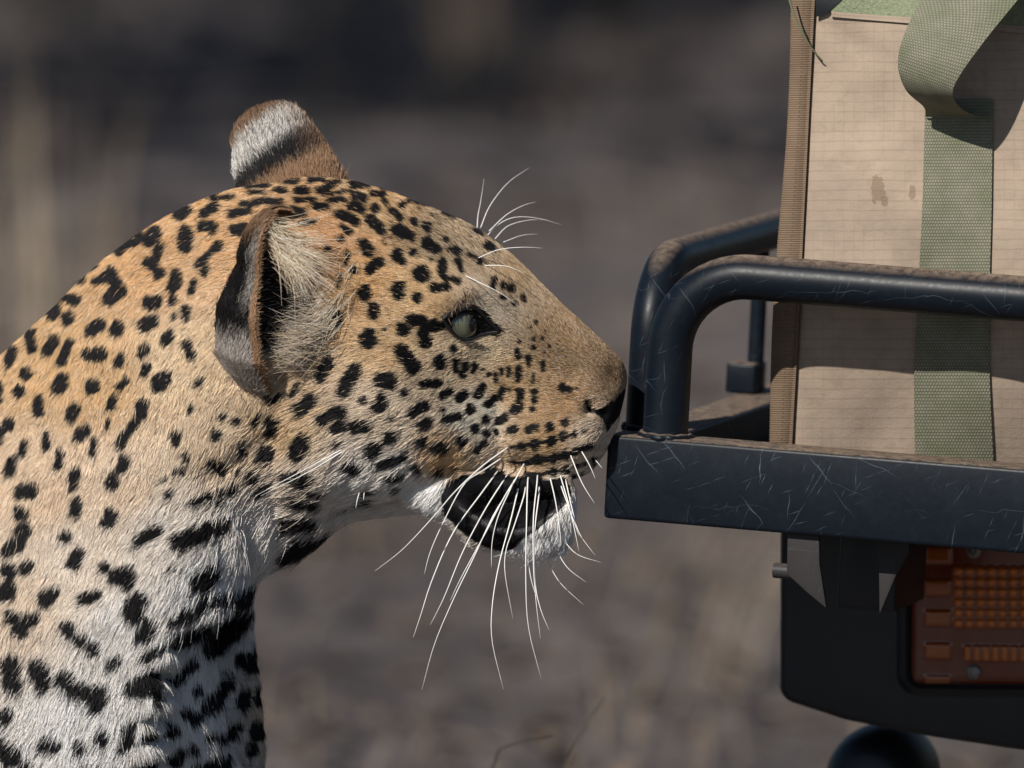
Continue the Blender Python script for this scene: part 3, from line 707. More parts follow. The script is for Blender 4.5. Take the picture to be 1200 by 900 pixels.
if FUR:
    body_me.calc_loop_triangles()
    tri = np.empty(len(body_me.loop_triangles) * 3, int); body_me.loop_triangles.foreach_get('vertices', tri); tri = tri.reshape(-1, 3)
    BNv = np.empty(NVB * 3); body_me.vertex_normals.foreach_get('vector', BNv); BNv = BNv.reshape(-1, 3)
    cen = BVW[tri].mean(1); tu, tv, td = unP(cen); tn = BNv[tri].mean(1) @ FWD
    inview = (tu > -70) & (tv < 960)
    dens = np.where(inview, np.where(tn < .35, 1.1, .25), .035)
    fine = np.clip(1.55 - idw(tu, tv, LENS[:, :2], LENS[:, 2:])[:, 0] * .03, .75, 1.5)
    dens = dens * np.where(inview, fine, 1) * FUR_SCALE
    idx, w = tri_sample(BVW, tri, dens, RNG)
    pos = (BVW[tri[idx]] * w[..., None]).sum(1); nrm = nrmz((BNv[tri[idx]] * w[..., None]).sum(1))
    pu, pv, pd = unP(pos); nf = nrm @ FWD
    su, sv = side_uv(pu, pv, pd, nf)
    L = idw(su, sv, LENS[:, :2], LENS[:, 2:])[:, 0]
    cb = idw(su, sv, COMB[:, :2], COMB[:, 2:])
    comb = cb[:, :1] * np.array((1., 0, 0)) - cb[:, 1:] * UP
    comb = comb - nrm * (comb * nrm).sum(1)[:, None]; comb = nrmz(comb)
    # colour is looked up a little way along the lock, where the hair is seen
    q = pos + comb * (L * S * .30)[:, None]
    qu, qv, qd = unP(q); su2, sv2 = side_uv(qu, qv, qd, nf)
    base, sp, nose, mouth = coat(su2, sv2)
    nose0 = inpoly(su, sv, NOSE); mouth0 = inpoly(su, sv, MOUTH); ear_shade0 = inpoly(su, sv, EAR_SHADE)
    Lbase = L.copy()
    eye0 = (((su - 541) / 19) ** 2 + ((sv - 379) / 17) ** 2) < 1
    keep = ~(nose0 | eye0) & ~(mouth0 & (RNG.random(len(su)) < np.where(sv > 612, .3, .97))) & ~(ear_shade0 & (RNG.random(len(su)) < .8))
    far_body = ~((pu > -70) & (pv < 960))
    # agouti: mix of pale and dark hairs, warmer tips
    rnd = RNG.random(len(su))
    shade = np.exp(RNG.normal(0, .14, len(su)))
    m1 = field(pos, 9, 260.0)[:, 0] * .06 + 1
    c = base * (shade * m1)[:, None]
    pale = rnd < .16; c[pale] = c[pale] * .55 + np.array((.72, .66, .58)) * .55
    darkh = (rnd > .93) & (sv < 560); c[darkh] *= .35
    grz = (((su - 560) / 110) ** 2 + ((sv - 270) / 45) ** 2 < 1) & (rnd > .70); c[grz] *= .30
    brg = (su > 590) & (sv < 470) & (sv > 330) & (rnd > .78); c[brg] *= .45
    spm = np.clip(sp + RNG.normal(0, .16, len(sp)) * (sp > .02) * (sp < .98), 0, 1)[:, None]
    stray = (RNG.random(len(sp)) < .010)[:, None]
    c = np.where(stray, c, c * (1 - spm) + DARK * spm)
    mb = mouth0 | mouth
    c[mb] = SKIN * 1.2
    L = L * .82 * np.exp(RNG.normal(0, .2, len(L)))
    L[mb] *= .45
    rad = np.where(far_body, 1.5, np.clip(.20 + L * .008, .22, .42)) * S
    k = np.where(keep)[0]
    lift = np.clip(.13 + L * .004, .15, .26)
    HAIR.append(strands(pos[k], nrm[k], comb[k], (L * S)[k], c[k], rad[k], lift[k], .10, RNG, 6, .12))

    # long guard hairs along throat, cheek ruff and chin
    gsel = RNG.random(len(k)) < np.clip((Lbase[k] - 15) * .004, 0, .05) * (~far_body[k])
    g = k[gsel]
    HAIR.append(strands(pos[g], nrm[g], comb[g], (L * S)[g] * 1.6, np.clip(c[g] * 1.1, 0, .95), rad[g] * .8, lift[g] * 1.2, .22, RNG))

    # ears
    for e in EARS:
        outer, inner, t, s = e['grid']; W = e['W']; K = outer.shape[0] * outer.shape[1]
        nt, na = len(t), len(s)
        q = np.arange((nt - 1) * na).reshape(nt - 1, na)[:, :-1].ravel()
        for inn, dn_ in ((0, .75), (1, .28)):
            a = q + inn * K
            tris = np.vstack([np.stack([a, a + 1, a + na + 1], 1), np.stack([a, a + na + 1, a + na], 1)])
            idx, w = tri_sample(W, tris, np.full(len(tris), dn_) * FUR_SCALE, RNG)
            X = (W[tris[idx]] * w[..., None]).sum(1)
            T2, S2, _ = e['TS']; tt = (T2[tris[idx]] * w).sum(1); ss = (S2[tris[idx]] * w).sum(1)
            M = np.cross(W[tris[idx, 1]] - W[tris[idx, 0]], W[tris[idx, 2]] - W[tris[idx, 0]]); M = nrmz(M)
            cx = P(*(np.array(e['B'])[:, None] + (np.array(e['T']) - np.array(e['B']))[:, None] * tt[None, :]))
            outd = X - cx
            sg = np.sign((M * outd).sum(1)); M = M * np.where(sg == 0, 1, sg)[:, None] * (-1 if inn else 1)
            axis = nrmz((P(*e['T']) - P(*e['B']))[None])[0]
            od = nrmz(DV(*e['o'])[None])[0]
            cm = axis * (.9 if not inn else .5) + (od * .25 if not inn else od * .9)
            cm = cm[None, :] + 0 * X
            cm = nrmz(cm - M * (cm * M).sum(1)[:, None])
            col = ear_col(e, tt, ss, np.full(len(tt), bool(inn)), RNG) * np.exp(RNG.normal(0, .15, len(tt)))[:, None]
            Le = np.where(np.abs(ss) > .9, 4.0, 8.0 + 10 * np.clip((.3 - tt) / .3, 0, 1)) if not inn else np.where(np.abs(ss) > .8, 7, 10)
            ok = tt > .02
            HAIR.append(strands(X[ok], M[ok], cm[ok], (Le * S)[ok] * np.exp(RNG.normal(0, .25, ok.sum())), col[ok], np.full(ok.sum(), .36 * S), np.full(ok.sum(), .3), .2, RNG))
    # pale tufts in the near ear: from its front edge and from inside, sweeping across the opening
    def tuft(n, pts, dirs, L, cols, spread, jit=.2):
        i = RNG.random(n) * (len(pts) - 1.001); j = i.astype(int); f = (i - j)[:, None]
        pts = np.array(pts, float); dirs = np.array(dirs, float); Ls = np.array(L, float)
        X = pts[j] * (1 - f) + pts[j + 1] * f + RNG.normal(0, spread, (n, 3))
        D = dirs[j] * (1 - f) + dirs[j + 1] * f
        Lx = (Ls[j] * (1 - f[:, 0]) + Ls[j + 1] * f[:, 0]) * np.exp(RNG.normal(0, .25, n))
        Wd = nrmz(D[:, :1] * np.array((1., 0, 0)) - D[:, 1:2] * UP + D[:, 2:] * FWD)
        nr = np.tile(-FWD, (n, 1)) + 0.0; nr = nrmz(nr - Wd * (nr * Wd).sum(1)[:, None])
        cl = np.array(cols)[RNG.integers(0, len(cols), n)] * np.exp(RNG.normal(0, .15, n))[:, None]
        HAIR.append(strands(P(X[:, 0], X[:, 1], X[:, 2]), nr, Wd, Lx * S, cl, np.full(n, .30 * S), np.full(n, .18), jit, RNG, 7, .5))
    wt = [srgb((236, 226, 208)), srgb((222, 205, 180)), srgb((200, 180, 150))]
    gy = [srgb((150, 140, 130)), srgb((205, 196, 184)), srgb((110, 98, 90))]
    d0 = dn - 40
    tuft(560, [(316, 268, d0 + 2), (326, 278, d0 - 1), (332, 292, d0), (330, 306, d0 + 4)], [(.88, .45, -.05), (.82, .55, -.05), (.78, .62, 0), (.8, .6, 0)], [42, 60, 58, 40], wt, (6, 6, 5))
    tuft(700, [(388, 362, d0 + 26), (384, 388, d0 + 22), (368, 412, d0 + 22), (348, 428, d0 + 22)], [(-.85, .15, -.15), (-.85, .05, -.15), (-.75, -.1, -.15), (-.7, -.3, -.15)], [34, 40, 38, 26], gy + wt[1:], (9, 9, 5))
    tuft(520, [(398, 296, d0 + 30), (402, 322, d0 + 24), (396, 350, d0 + 20), (388, 380, d0 + 20)], [(-.35, .75, -.3), (-.6, .7, -.3), (-.75, .6, -.2), (-.8, .4, -.2)], [20, 26, 26, 24], wt[:2], (9, 10, 4))
    # brow tuft over the eye
    de = depth_at(538, 360, -80)
    tuft(150, [(522, 366, de - 1), (534, 357, de - 3), (548, 347, de - 2), (556, 340, de)], [(-.3, .95, -.35), (0, 1, -.35), (.25, .95, -.3), (.4, .9, -.2)], [8, 10, 10, 8], [DARK, DARK, srgb((120, 98, 78)), srgb((170, 146, 120))], (4, 3, 2), .25)

    pts = np.concatenate([h[0].reshape(-1, 3) for h in HAIR if h[0].shape[1] == 6] + [h[0].reshape(-1, 3) for h in HAIR if h[0].shape[1] != 6])
    order = [h for h in HAIR if h[0].shape[1] == 6] + [h for h in HAIR if h[0].shape[1] != 6]
    sizes = np.concatenate([np.full(len(h[0]), h[0].shape[1]) for h in order])
    rads = np.concatenate([h[1].ravel() for h in order]); cls = np.concatenate([h[2] for h in order])
    hc = bpy.data.hair_curves.new('fur')
    hc.add_curves(sizes.tolist())
    loc = np.array(root.location)
    hc.attributes['position'].data.foreach_set('vector', (pts - loc).astype(np.float32).ravel())
    ra = hc.attributes.get('radius') or hc.attributes.new('radius', 'FLOAT', 'POINT'); ra.data.foreach_set('value', rads.astype(np.float32))
    fa = hc.attributes.new('fur_colour', 'FLOAT_COLOR', 'CURVE'); fa.data.foreach_set('color', np.hstack([np.clip(cls, 0, .95), np.ones((len(cls), 1))]).astype(np.float32).ravel())
    fm = NT('fur')
    fb = fm.bsdf(in_Roughness=.55); fb.inputs['Specular IOR Level'].default_value = .25
    at = fm.n('Attribute', attribute_name='fur_colour')
    hi_ = fm.n('HairInfo')
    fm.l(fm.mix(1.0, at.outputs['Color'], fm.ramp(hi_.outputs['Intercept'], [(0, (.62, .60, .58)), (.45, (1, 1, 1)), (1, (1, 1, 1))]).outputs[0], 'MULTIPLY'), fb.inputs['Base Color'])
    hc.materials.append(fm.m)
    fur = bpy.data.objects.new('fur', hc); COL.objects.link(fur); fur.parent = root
    tag(fur, kind='stuff')
    print('strands', len(sizes))
tag(root, 'spotted leopard with raised head sniffing the black steel rack, mouth slightly open', 'leopard')

# ------------------------------------------------------------------ leopard: eye, lids, whiskers
def mat_eye():
    n = NT('eye'); b = n.bsdf(in_Roughness=.06); b.inputs['IOR'].default_value = 1.38
    b.inputs['Coat Weight'].default_value = 1.0; b.inputs['Coat Roughness'].default_value = .02
    sx = n.n('SeparateXYZ'); n.l(n.obj(), sx.inputs[0])
    r = n.math('SQRT', n.math('ADD', n.math('POWER', sx.outputs[0], 2.0), n.math('POWER', sx.outputs[1], 2.0)))
    rn = n.math('DIVIDE', r, 26 * S)
    ns = n.noise(2600, 3)
    c = n.ramp(rn, [(0, (.004, .004, .004)), (.36, (.004, .004, .004)), (.40, (.060, .064, .040)), (.58, (.125, .130, .090)), (.80, (.085, .090, .066)), (.93, (.02, .018, .016)), (1, (.012, .01, .01))])
    front = n.math('GREATER_THAN', sx.outputs[2], 0.0)
    n.l(n.mix(.35, c.outputs[0], n.mix(1.0, c.outputs[0], ns.outputs['Color'], 'MULTIPLY')), b.inputs['Base Color'])
    return n.m
M_EYE = mat_eye()
def lid_mat():
    n = NT('lid_skin'); b = n.bsdf(in_Roughness=.38); b.inputs['Base Color'].default_value = (.008, .008, .009, 1)
    n.l(n.bump(n.noise(1500, 3).outputs['Fac'], .4, .0005), b.inputs['Normal']); return n.m
M_LID = lid_mat()
def make_eye(mirror):
    de = depth_at(541, 380, -70)
    c = np.array((536.0, 379.0, de + 14)); look = np.array((.80, .06, -.60))
    lids = [(519, 375), (524, 371), (533, 367), (543, 363), (553, 360), (563, 366), (574, 378), (584, 388), (572, 391), (560, 394), (550, 398), (541, 397), (531, 390), (524, 381)]
    lp = np.array([(a, b, (min(depth_at(a, b, de), de + 6) - 1.5) if a < 558 else depth_at(a, b, de) - .3) for a, b in lids])
    if mirror:
        def mir(p): f, h, r = to_head(*p); return np.array(from_head(f, h, -r))
        c2 = mir(c); look = mir(c + look) - c2; c = c2
        lp = np.array([mir(p) for p in lp])
    bm = bmesh.new(); bmesh.ops.create_uvsphere(bm, u_segments=32, v_segments=24, radius=25 * S)
    # cornea bulge
    for v in bm.verts:
        if v.co.z > 16 * S: v.co.z += (v.co.z - 16 * S) * .3
    e = bm_to('eye', bm, M_EYE, root, True)
    d = DV(*look)
    e.rotation_euler = Vector(d).to_track_quat('Z', 'Y').to_euler()
    e.location = Vector(P(*c) - np.array(root.location))
    path = catmull(np.vstack([lp, lp[:1]]), 70)
    V, F = tube(P(path[:, 0], path[:, 1], path[:, 2]), 2.3 * S, 8)
    mesh_obj('eyelid', V, F, M_LID, root)
make_eye(False); make_eye(True)
def wet_mat():
    n = NT('wet_lip'); b = n.bsdf(in_Roughness=.28); ob = n.obj(); z = n.noise(420, 4, .7, vec=ob)
    n.l(n.mix(z.outputs['Fac'], (.006, .006, .007), (.05, .046, .048)), b.inputs['Base Color']); n.l(n.bump(z.outputs['Fac'], .9, .0016), b.inputs['Normal']); return n.m
lipq = catmull([(536, 592), (552, 604), (574, 616), (598, 624), (622, 620), (646, 604), (662, 588)], 40)
lipd = np.array([depth_at(a, b, -30) for a, b in lipq]) + 2.5
for _ in range(6): lipd[1:-1] = (lipd[:-2] + lipd[2:]) / 2
V, F = tube(P(lipq[:, 0], lipq[:, 1], lipd), S * (2.0 + 3.6 * np.sin(np.linspace(0, math.pi, 40)) ** .7), 12)
mesh_obj('lower_lip', V, F, wet_mat(), root)

def whisk_mat():
    n = NT('whisker'); b = n.bsdf(in_Roughness=.35); b.inputs['Base Color'].default_value = (.86, .85, .82, 1); return n.m
M_WH = whisk_mat()
WH = [
 [(597,523),(565,546),(533,576),(509,604),(473,642),(441,667)], [(589,536),(565,552),(544,567),(521,609),(505,645),(498,671)],
 [(584,551),(564,578),(531,624),(507,678),(494,718),(485,745)], [(598,551),(569,596),(542,647),(521,698),(505,730)],
 [(615,542),(598,572),(578,604),(556,651),(533,698),(510,752),(495,806)], [(605,560),(591,582),(571,620),(542,673),(528,702)],
 [(603,562),(598,573),(584,604),(577,633),(576,663)], [(611,556),(599,607),(585,660),(577,708),(577,750),(590,805)],
 [(616,570),(613,584),(601,620),(593,644),(592,671),(601,723)], [(619,558),(618,572),(617,612),(616,671),(619,732),(634,793)],
 [(630,556),(629,568),(625,607),(625,660),(628,703),(633,746)], [(632,570),(631,583),(626,628),(627,681),(633,711),(643,736)],
 [(644,557),(651,588),(656,623),(657,637)], [(656,555),(667,593),(673,620),(678,645)], [(657,568),(671,607),(678,627)],
 [(662,559),(671,599),(679,625),(697,650)], [(668,532),(681,564),(696,589)], [(681,528),(690,544),(697,560)], [(697,538),(705,548)],
]
CHIN = [[(658,630),(676,649),(705,659)], [(650,641),(665,665),(687,682)], [(638,649),(655,681),(684,709)], [(617,648),(623,681),(629,700)]]
CHEEK = [[(406,524),(360,549),(302,580)], [(407,526),(362,553),(308,580)], [(423,573),(420,584),(418,594)], [(428,574),(427,585)]]
BROW_FAR = [[(559,266),(560,251),(563,235),(567,208)], [(563,266),(574,240),(595,213),(620,195)], [(573,270),(593,251),(612,240),(628,235)], [(567,279),(587,260),(607,253),(633,255),(658,262)],
 [(580,279),(595,264),(618,257),(641,256)], [(590,283),(611,275),(630,273)]]
BROW = [[(559,304),(584,294),(611,291),(636,292)], [(544,323),(564,333),(584,343),(605,357)], [(567,312),(593,313),(615,322)]]
def whisker(pts, r, out, d_root=None):
    pts = np.array(pts, float)
    d0 = depth_at(*pts[0], None)
    if d0 is None: d0 = d_root if d_root is not None else 0
    if d_root is not None: d0 = d_root
    q = catmull(pts, 22); t = np.linspace(0, 1, 22)
    dd = d0 + 2 + out * (1.6 * t - .6 * t * t)
    if d_root is None:                       # bow clear of lip and chin
        cl = np.array([depth_at(a, b, 1e3) for a, b in q[:, :2]]) - 6 * np.clip(t * 6, 0, 1); cl[:2] = 1e3
        dd = np.minimum(dd, cl)
        for _ in range(3): dd[1:-1] = np.minimum(dd[1:-1], (dd[:-2] + dd[2:]) / 2)
    V, F = tube(P(q[:, 0], q[:, 1], dd), r * S * (1 - .85 * t ** 1.3), 6)
    mesh_obj('whisker', V, F, M_WH, root)
for i, w in enumerate(WH): whisker(w, 1.0 if i < 12 else .8, -80 if i < 12 else -45)
for w in CHIN: whisker(w, .7, -8)
for w in CHEEK: whisker(w, .9, -26)
for w in BROW_FAR: whisker(w, .65, 25, 62)
for w in BROW: whisker(w, .6, -18)

# ------------------------------------------------------------------ vehicle frame: a along the rear beam, b away from the viewer, c up
YAW = math.radians(16); TILT = math.radians(3.0)
VR = np.array(Matrix.Rotation(TILT, 3, 'Y') @ Matrix.Rotation(-YAW, 3, 'Z'))
VO = P(785, 515, -25)
VEX, VEY, VEZ = VR[:, 0], VR[:, 1], VR[:, 2]
def veh(a, b, c):
    a, b, c = np.broadcast_arrays(np.asarray(a, float), np.asarray(b, float), np.asarray(c, float))
    return VO + S * (a[..., None] * VEX + b[..., None] * VEY + c[..., None] * VEZ)
_o = np.array(unP(VO)); _m = np.array([np.array(unP(VO + S * x)) - _o for x in (VEX, VEY, VEZ)])
def ac(u, v, b):
    """position along the beam and height of the point at depth b that is seen at (u, v) from the side"""
    A = np.array([[_m[0, 0], _m[2, 0]], [_m[0, 1], _m[2, 1]]])
    rhs = np.array([u - _o[0] - b * _m[1, 0], v - _o[1] - b * _m[1, 1]])
    return np.linalg.solve(A, rhs)
def vuv(u, v, b):
    a, c = ac(u, v, b); return np.array((a, b, c))
vloc = veh(300, 300, 0).copy(); vloc[2] = 0
vroot = empty('safari_vehicle', vloc)
vroot.rotation_euler = Matrix(VR.tolist()).to_euler()
tag(vroot, 'rear corner of a dusty black safari vehicle with tubular rack and tail lamp', 'vehicle')

def vbox(name, a0, a1, b0, b1, c0, c1, bev, mat, parent=None, seg=3, deg=35):
    bm = bmesh.new(); bmesh.ops.create_cube(bm, size=1.0)
    for v in bm.verts:
        v.co = Vector(veh((a0 + a1) / 2 + v.co.x * (a1 - a0), (b0 + b1) / 2 + v.co.y * (b1 - b0), (c0 + c1) / 2 + v.co.z * (c1 - c0)))
    if bev: bmesh.ops.bevel(bm, geom=list(bm.edges), offset=bev * S, segments=seg, profile=.5, affect='EDGES')
    p = parent or vroot
    bm.transform(parent_matrix(p).inverted())
    o = bm_to(name, bm, mat, p); smooth_by_angle(o, deg); return o
def vtube(name, pts, r, mat, m=24, n=None, parent=None):
    pts = np.array(pts, float)
    V, F = tube(veh(pts[:, 0], pts[:, 1], pts[:, 2]), np.asarray(r) * S, m)
    o = mesh_obj(name, V, F, mat, parent or vroot); smooth_by_angle(o, 50); return o
def bend(p0, p1, p2, rad, k=14):
    """polyline p0 -> p1 -> p2 with a round corner at p1"""
    p0, p1, p2 = (np.array(x, float) for x in (p0, p1, p2))
    d0 = (p0 - p1) / np.linalg.norm(p0 - p1); d1 = (p2 - p1) / np.linalg.norm(p2 - p1)
    t = np.linspace(0, 1, k)
    ang = math.acos(np.clip(d0 @ d1, -1, 1)); tl = rad / math.tan(ang / 2)
    a, b = p1 + d0 * tl, p1 + d1 * tl
    c = p1 + (d0 + d1) / np.linalg.norm(d0 + d1) * rad / math.sin(ang / 2)
    out = []
    for x in t:
        q = a * (1 - x) + b * x - c; out.append(c + q / np.linalg.norm(q) * rad)
    return np.array(out)

def mat_black_steel(name='black_painted_steel', base=(.0035, .006, .010), dust=.75, rough=.40):
    n = NT(name); b = n.bsdf(in_Roughness=rough); b.inputs['Specular IOR Level'].default_value = .22; ob = n.obj()
    big = n.noise(14, 4, vec=ob); fine = n.noise(260, 5, .65, vec=ob)
    scr = None
    sep = n.n('SeparateXYZ'); n.l(ob, sep.inputs[0])
    for k, (ang, per, seg, w, th) in enumerate(((1.05, .018, .030, .016, .82), (-.35, .022, .045, .012, .80), (1.55, .024, .022, .014, .80), (2.3, .019, .03, .016, .82), (.08, .03, .07, .008, .72), (1.2, .008, .009, .025, .76), (.4, .008, .011, .022, .76))):
        # straight nicks: strips across one direction, cut into random segments along it
        xx = n.math('ADD', sep.outputs[0], n.math('MULTIPLY', sep.outputs[1], .6))
        p = n.math('ADD', n.math('MULTIPLY', xx, math.cos(ang) / seg), n.math('MULTIPLY', sep.outputs[2], math.sin(ang) / seg))
        q = n.math('ADD', n.math('MULTIPLY', xx, -math.sin(ang) / per), n.math('MULTIPLY', sep.outputs[2], math.cos(ang) / per))
        q = n.math('ADD', q, n.math('MULTIPLY', n.noise(22 + 5 * k, 2, .5, vec=ob).outputs['Fac'], .45))
        fl = n.math('FLOOR', q); wn_ = n.n('TexWhiteNoise', noise_dimensions='1D'); n.l(n.math('ADD', fl, k * 17.3), wn_.inputs['W'])
        p = n.math('ADD', p, n.math('MULTIPLY', wn_.outputs['Value'], 7.0))
        cb = n.n('CombineXYZ'); n.l(fl, cb.inputs[0]); n.l(n.math('FLOOR', p), cb.inputs[1]); cb.inputs[2].default_value = k * 3.7
        w2 = n.n('TexWhiteNoise', noise_dimensions='3D'); n.l(cb.outputs[0], w2.inputs['Vector'])
        ce = n.math('MULTIPLY_ADD', w2.outputs['Value'], .6); ce.node.inputs[2].default_value = .2
        d = n.math('ABSOLUTE', n.math('SUBTRACT', n.math('FRACT', q), ce))
        tp = n.math('ABSOLUTE', n.math('SUBTRACT', n.math('FRACT', p), .5))          # taper to the ends
        wd = n.math('MULTIPLY', n.math('SUBTRACT', .5, tp), w * 2)
        ln = n.math('MULTIPLY', n.math('LESS_THAN', d, wd), n.math('GREATER_THAN', w2.outputs['Value'], th))
        ln = n.math('MULTIPLY', ln, n.math('MULTIPLY_ADD', wn_.outputs['Value'], .7)); ln.node.inputs[2].default_value = .25
        scr = ln if scr is None else n.math('MAXIMUM', scr, ln)
    clus = n.ramp(n.noise(11, 3, .6, vec=ob).outputs['Fac'], [(.38, (.12, .12, .12)), (.62, (1, 1, 1))])
    scr = n.math('MULTIPLY', n.math('MULTIPLY', scr, clus.outputs[0]), n.math('MULTIPLY', fine.outputs['Fac'], .75))
    col = n.mix(n.math('MULTIPLY', big.outputs['Fac'], .5), base, tuple(x * 2.4 for x in base))
    haze = n.ramp(n.noise(48, 6, .7, vec=ob).outputs['Fac'], [(.48, (0, 0, 0)), (.75, (1, 1, 1))])
    col = n.mix(n.math('MULTIPLY', haze.outputs[0], .035), col, (.10, .13, .17))
    col = n.mix(scr, col, (.16, .21, .27))
    geo = n.n('NewGeometry'); sx = n.n('SeparateXYZ'); n.l(geo.outputs['Normal'], sx.inputs[0])
    up = n.ramp(sx.outputs['Z'], [(.66, (0, 0, 0)), (.98, (1, 1, 1))])
    dz = n.ramp(n.noise(150, 6, .75, vec=ob).outputs['Fac'], [(.28, (0, 0, 0)), (.62, (1, 1, 1))])
    df = n.math('MULTIPLY', n.math('MULTIPLY', up.outputs[0], dz.outputs[0]), dust)
    col = n.mix(df, col, (.34, .25, .18))
    n.l(col, b.inputs['Base Color'])
    rg = n.math('ADD', n.math('MULTIPLY', fine.outputs['Fac'], .22), n.math('ADD', n.math('MULTIPLY', df, .5), rough - .10)); n.l(rg, b.inputs['Roughness'])
    hgt = n.math('SUBTRACT', n.math('MULTIPLY', n.noise(90, 3, vec=ob).outputs['Fac'], .35), n.math('MULTIPLY', scr, .8))
    n.l(n.bump(hgt, .25, .0008), b.inputs['Normal'])
    return n.m
M_STEEL = mat_black_steel()
M_DUSTY = mat_black_steel('dusty_bracket_steel', (.026, .024, .024), .2, .5)
def mat_plastic():
    n = NT('black_moulded_plastic'); b = n.bsdf(in_Roughness=.45); ob = n.obj()
    z = n.noise(40, 5, .6, vec=ob); n.l(n.mix(z.outputs['Fac'], (.004, .006, .009), (.014, .017, .021)), b.inputs['Base Color'])
    n.l(n.bump(n.noise(700, 3, vec=ob).outputs['Fac'], .25, .0004), b.inputs['Normal']); return n.m
M_PLAST = mat_plastic()

# ---- beams and rails
BD = 64                                       # depth of the beam section
vbox('rear_beam', ac(709, 560, 0)[0], 820, 0, BD, -99, 0, 5, M_STEEL)
a_end = ac(709, 560, 0)[0]
vbox('side_beam', a_end + 2, a_end + 66, BD + 1, 1500, -97, -2, 5, M_STEEL)
FB = 32; fa0 = ac(783, 450, FB)[0]; fz = ac(900, 327, FB)[1]
fr = [(fa0, FB, -4), (fa0, FB, 40)] + bend((fa0, FB, 0), (fa0, FB, fz), (400, FB, fz), 92).tolist() + [(300, FB, fz), (820, FB, fz)]
vtube('rack_rail', fr, 26.5, M_STEEL, 28)
sb = 98; sa = ac(760, 450, sb)[0]
top = ac(920, 263, 640)[1]
sr = [(sa, sb, -4), (sa, sb, 60)] + bend((sa, sb, 0), (sa, sb, top), (sa, 900, top), 88).tolist() + [(sa, 900, top)] + bend((sa, 900, top), (sa, 1400, top), (sa, 1400, 0), 88).tolist() + [(sa, 1400, -4)]
vtube('rack_rail', sr, 23.5, M_STEEL, 28)
# weld beads round the feet of the rails
for (a, b, r) in ((fa0, FB, 28), (sa, sb, 24)):
    th = np.linspace(0, 2 * math.pi, 49)[:-1]
    rr_ = r + 1.2 * np.sin(th * 11) + .8 * np.sin(th * 17 + 1)
    ring = np.stack([a + rr_ * np.cos(th), b + rr_ * np.sin(th), np.full(48, .2) + .6 * np.sin(th * 9)], 1)
    V, F = tube(veh(*np.vstack([ring, ring[:2]]).T), 5.0 * S, 8, False)
    mesh_obj('weld_bead', V, F, M_STEEL, vroot)
# far support post with its socket on the side beam
fb = 600
vtube('support_post', [(sa, fb, 0), (sa, fb, top - 4)], 10, M_STEEL, 16)
vbox('post_socket', sa - 30, sa + 8, fb - 26, fb + 26, -2, 36, 4, M_STEEL)
# rack floor that the bag stands on
vbox('rack_floor', a_end + 67, 900, BD + 1, 1500, -60, -46, 2, M_DUSTY)
vbox('cross_beam', a_end, 900, 1501, 1590, -100, 0, 7, M_STEEL)

# ---- tail lamp
LB = 390
def vpoly(name, uv, b, depth, bev, mat, parent=None, seg=4):
    """outline seen from behind the vehicle, extruded away from the viewer"""
    bm = bmesh.new()
    vs = [bm.verts.new(Vector(veh(*vuv(u, v, b)))) for u, v in uv]
    f = bm.faces.new(vs)
    r = bmesh.ops.extrude_face_region(bm, geom=[f])
    off = Vector((veh(0, depth, 0) - veh(0, 0, 0)).tolist())
    for g in r['geom']:
        if isinstance(g, bmesh.types.BMVert): g.co += off
    bmesh.ops.recalc_face_normals(bm, faces=list(bm.faces))
    if bev: bmesh.ops.bevel(bm, geom=list(bm.edges), offset=bev * S, segments=seg, profile=.5, affect='EDGES')
    p = parent or vroot
    bm.transform(parent_matrix(p).inverted())
    o = bm_to(name, bm, mat, p); smooth_by_angle(o, 40); return o
def round_rect(u0, v0, u1, v1, r, k=7):
    pts = []
    for (cx, cy, a0) in ((u0 + r, v0 + r, 180), (u1 - r, v0 + r, 270), (u1 - r, v1 - r, 0), (u0 + r, v1 - r, 90)):
        for t in np.linspace(0, 90, k):
            a = math.radians(a0 + t); pts.append((cx + r * math.cos(a), cy + r * math.sin(a)))
    return pts
hous = vpoly('lamp_housing', [(921, 560), (921, 800)] + [(921 + 24 - 24 * math.cos(t), 814 + 22 * math.sin(t)) for t in np.linspace(.1, 1.3, 6)] + [(1000, 855), (1100, 874), (1230, 892), (1420, 905), (1420, 560)], LB, 190, 9, M_PLAST)
# rim round the lens
rim_o = round_rect(1062, 590, 1420, 824, 26); rim_i = round_rect(1077, 604, 1406, 811, 17)
bm = bmesh.new(); rows = []
for (uv, b) in ((rim_o, LB - 1), (rim_o, LB - 9), ([((x0 * .35 + x1 * .65), (y0 * .35 + y1 * .65)) for (x0, y0), (x1, y1) in zip(rim_o, rim_i)], LB - 15), (rim_i, LB - 9), (rim_i, LB - 1)):
    rows.append([bm.verts.new(Vector(veh(*vuv(u, v, b)))) for u, v in uv])
k = len(rim_o)
for r0, r1 in zip(rows[:-1], rows[1:]):
    for j in range(k): bm.faces.new((r0[j], r0[(j + 1) % k], r1[(j + 1) % k], r1[j]))
bmesh.ops.recalc_face_normals(bm, faces=list(bm.faces)); bm.transform(parent_matrix(vroot).inverted())
smooth_by_angle(bm_to('lamp_rim', bm, M_PLAST, vroot), 50)
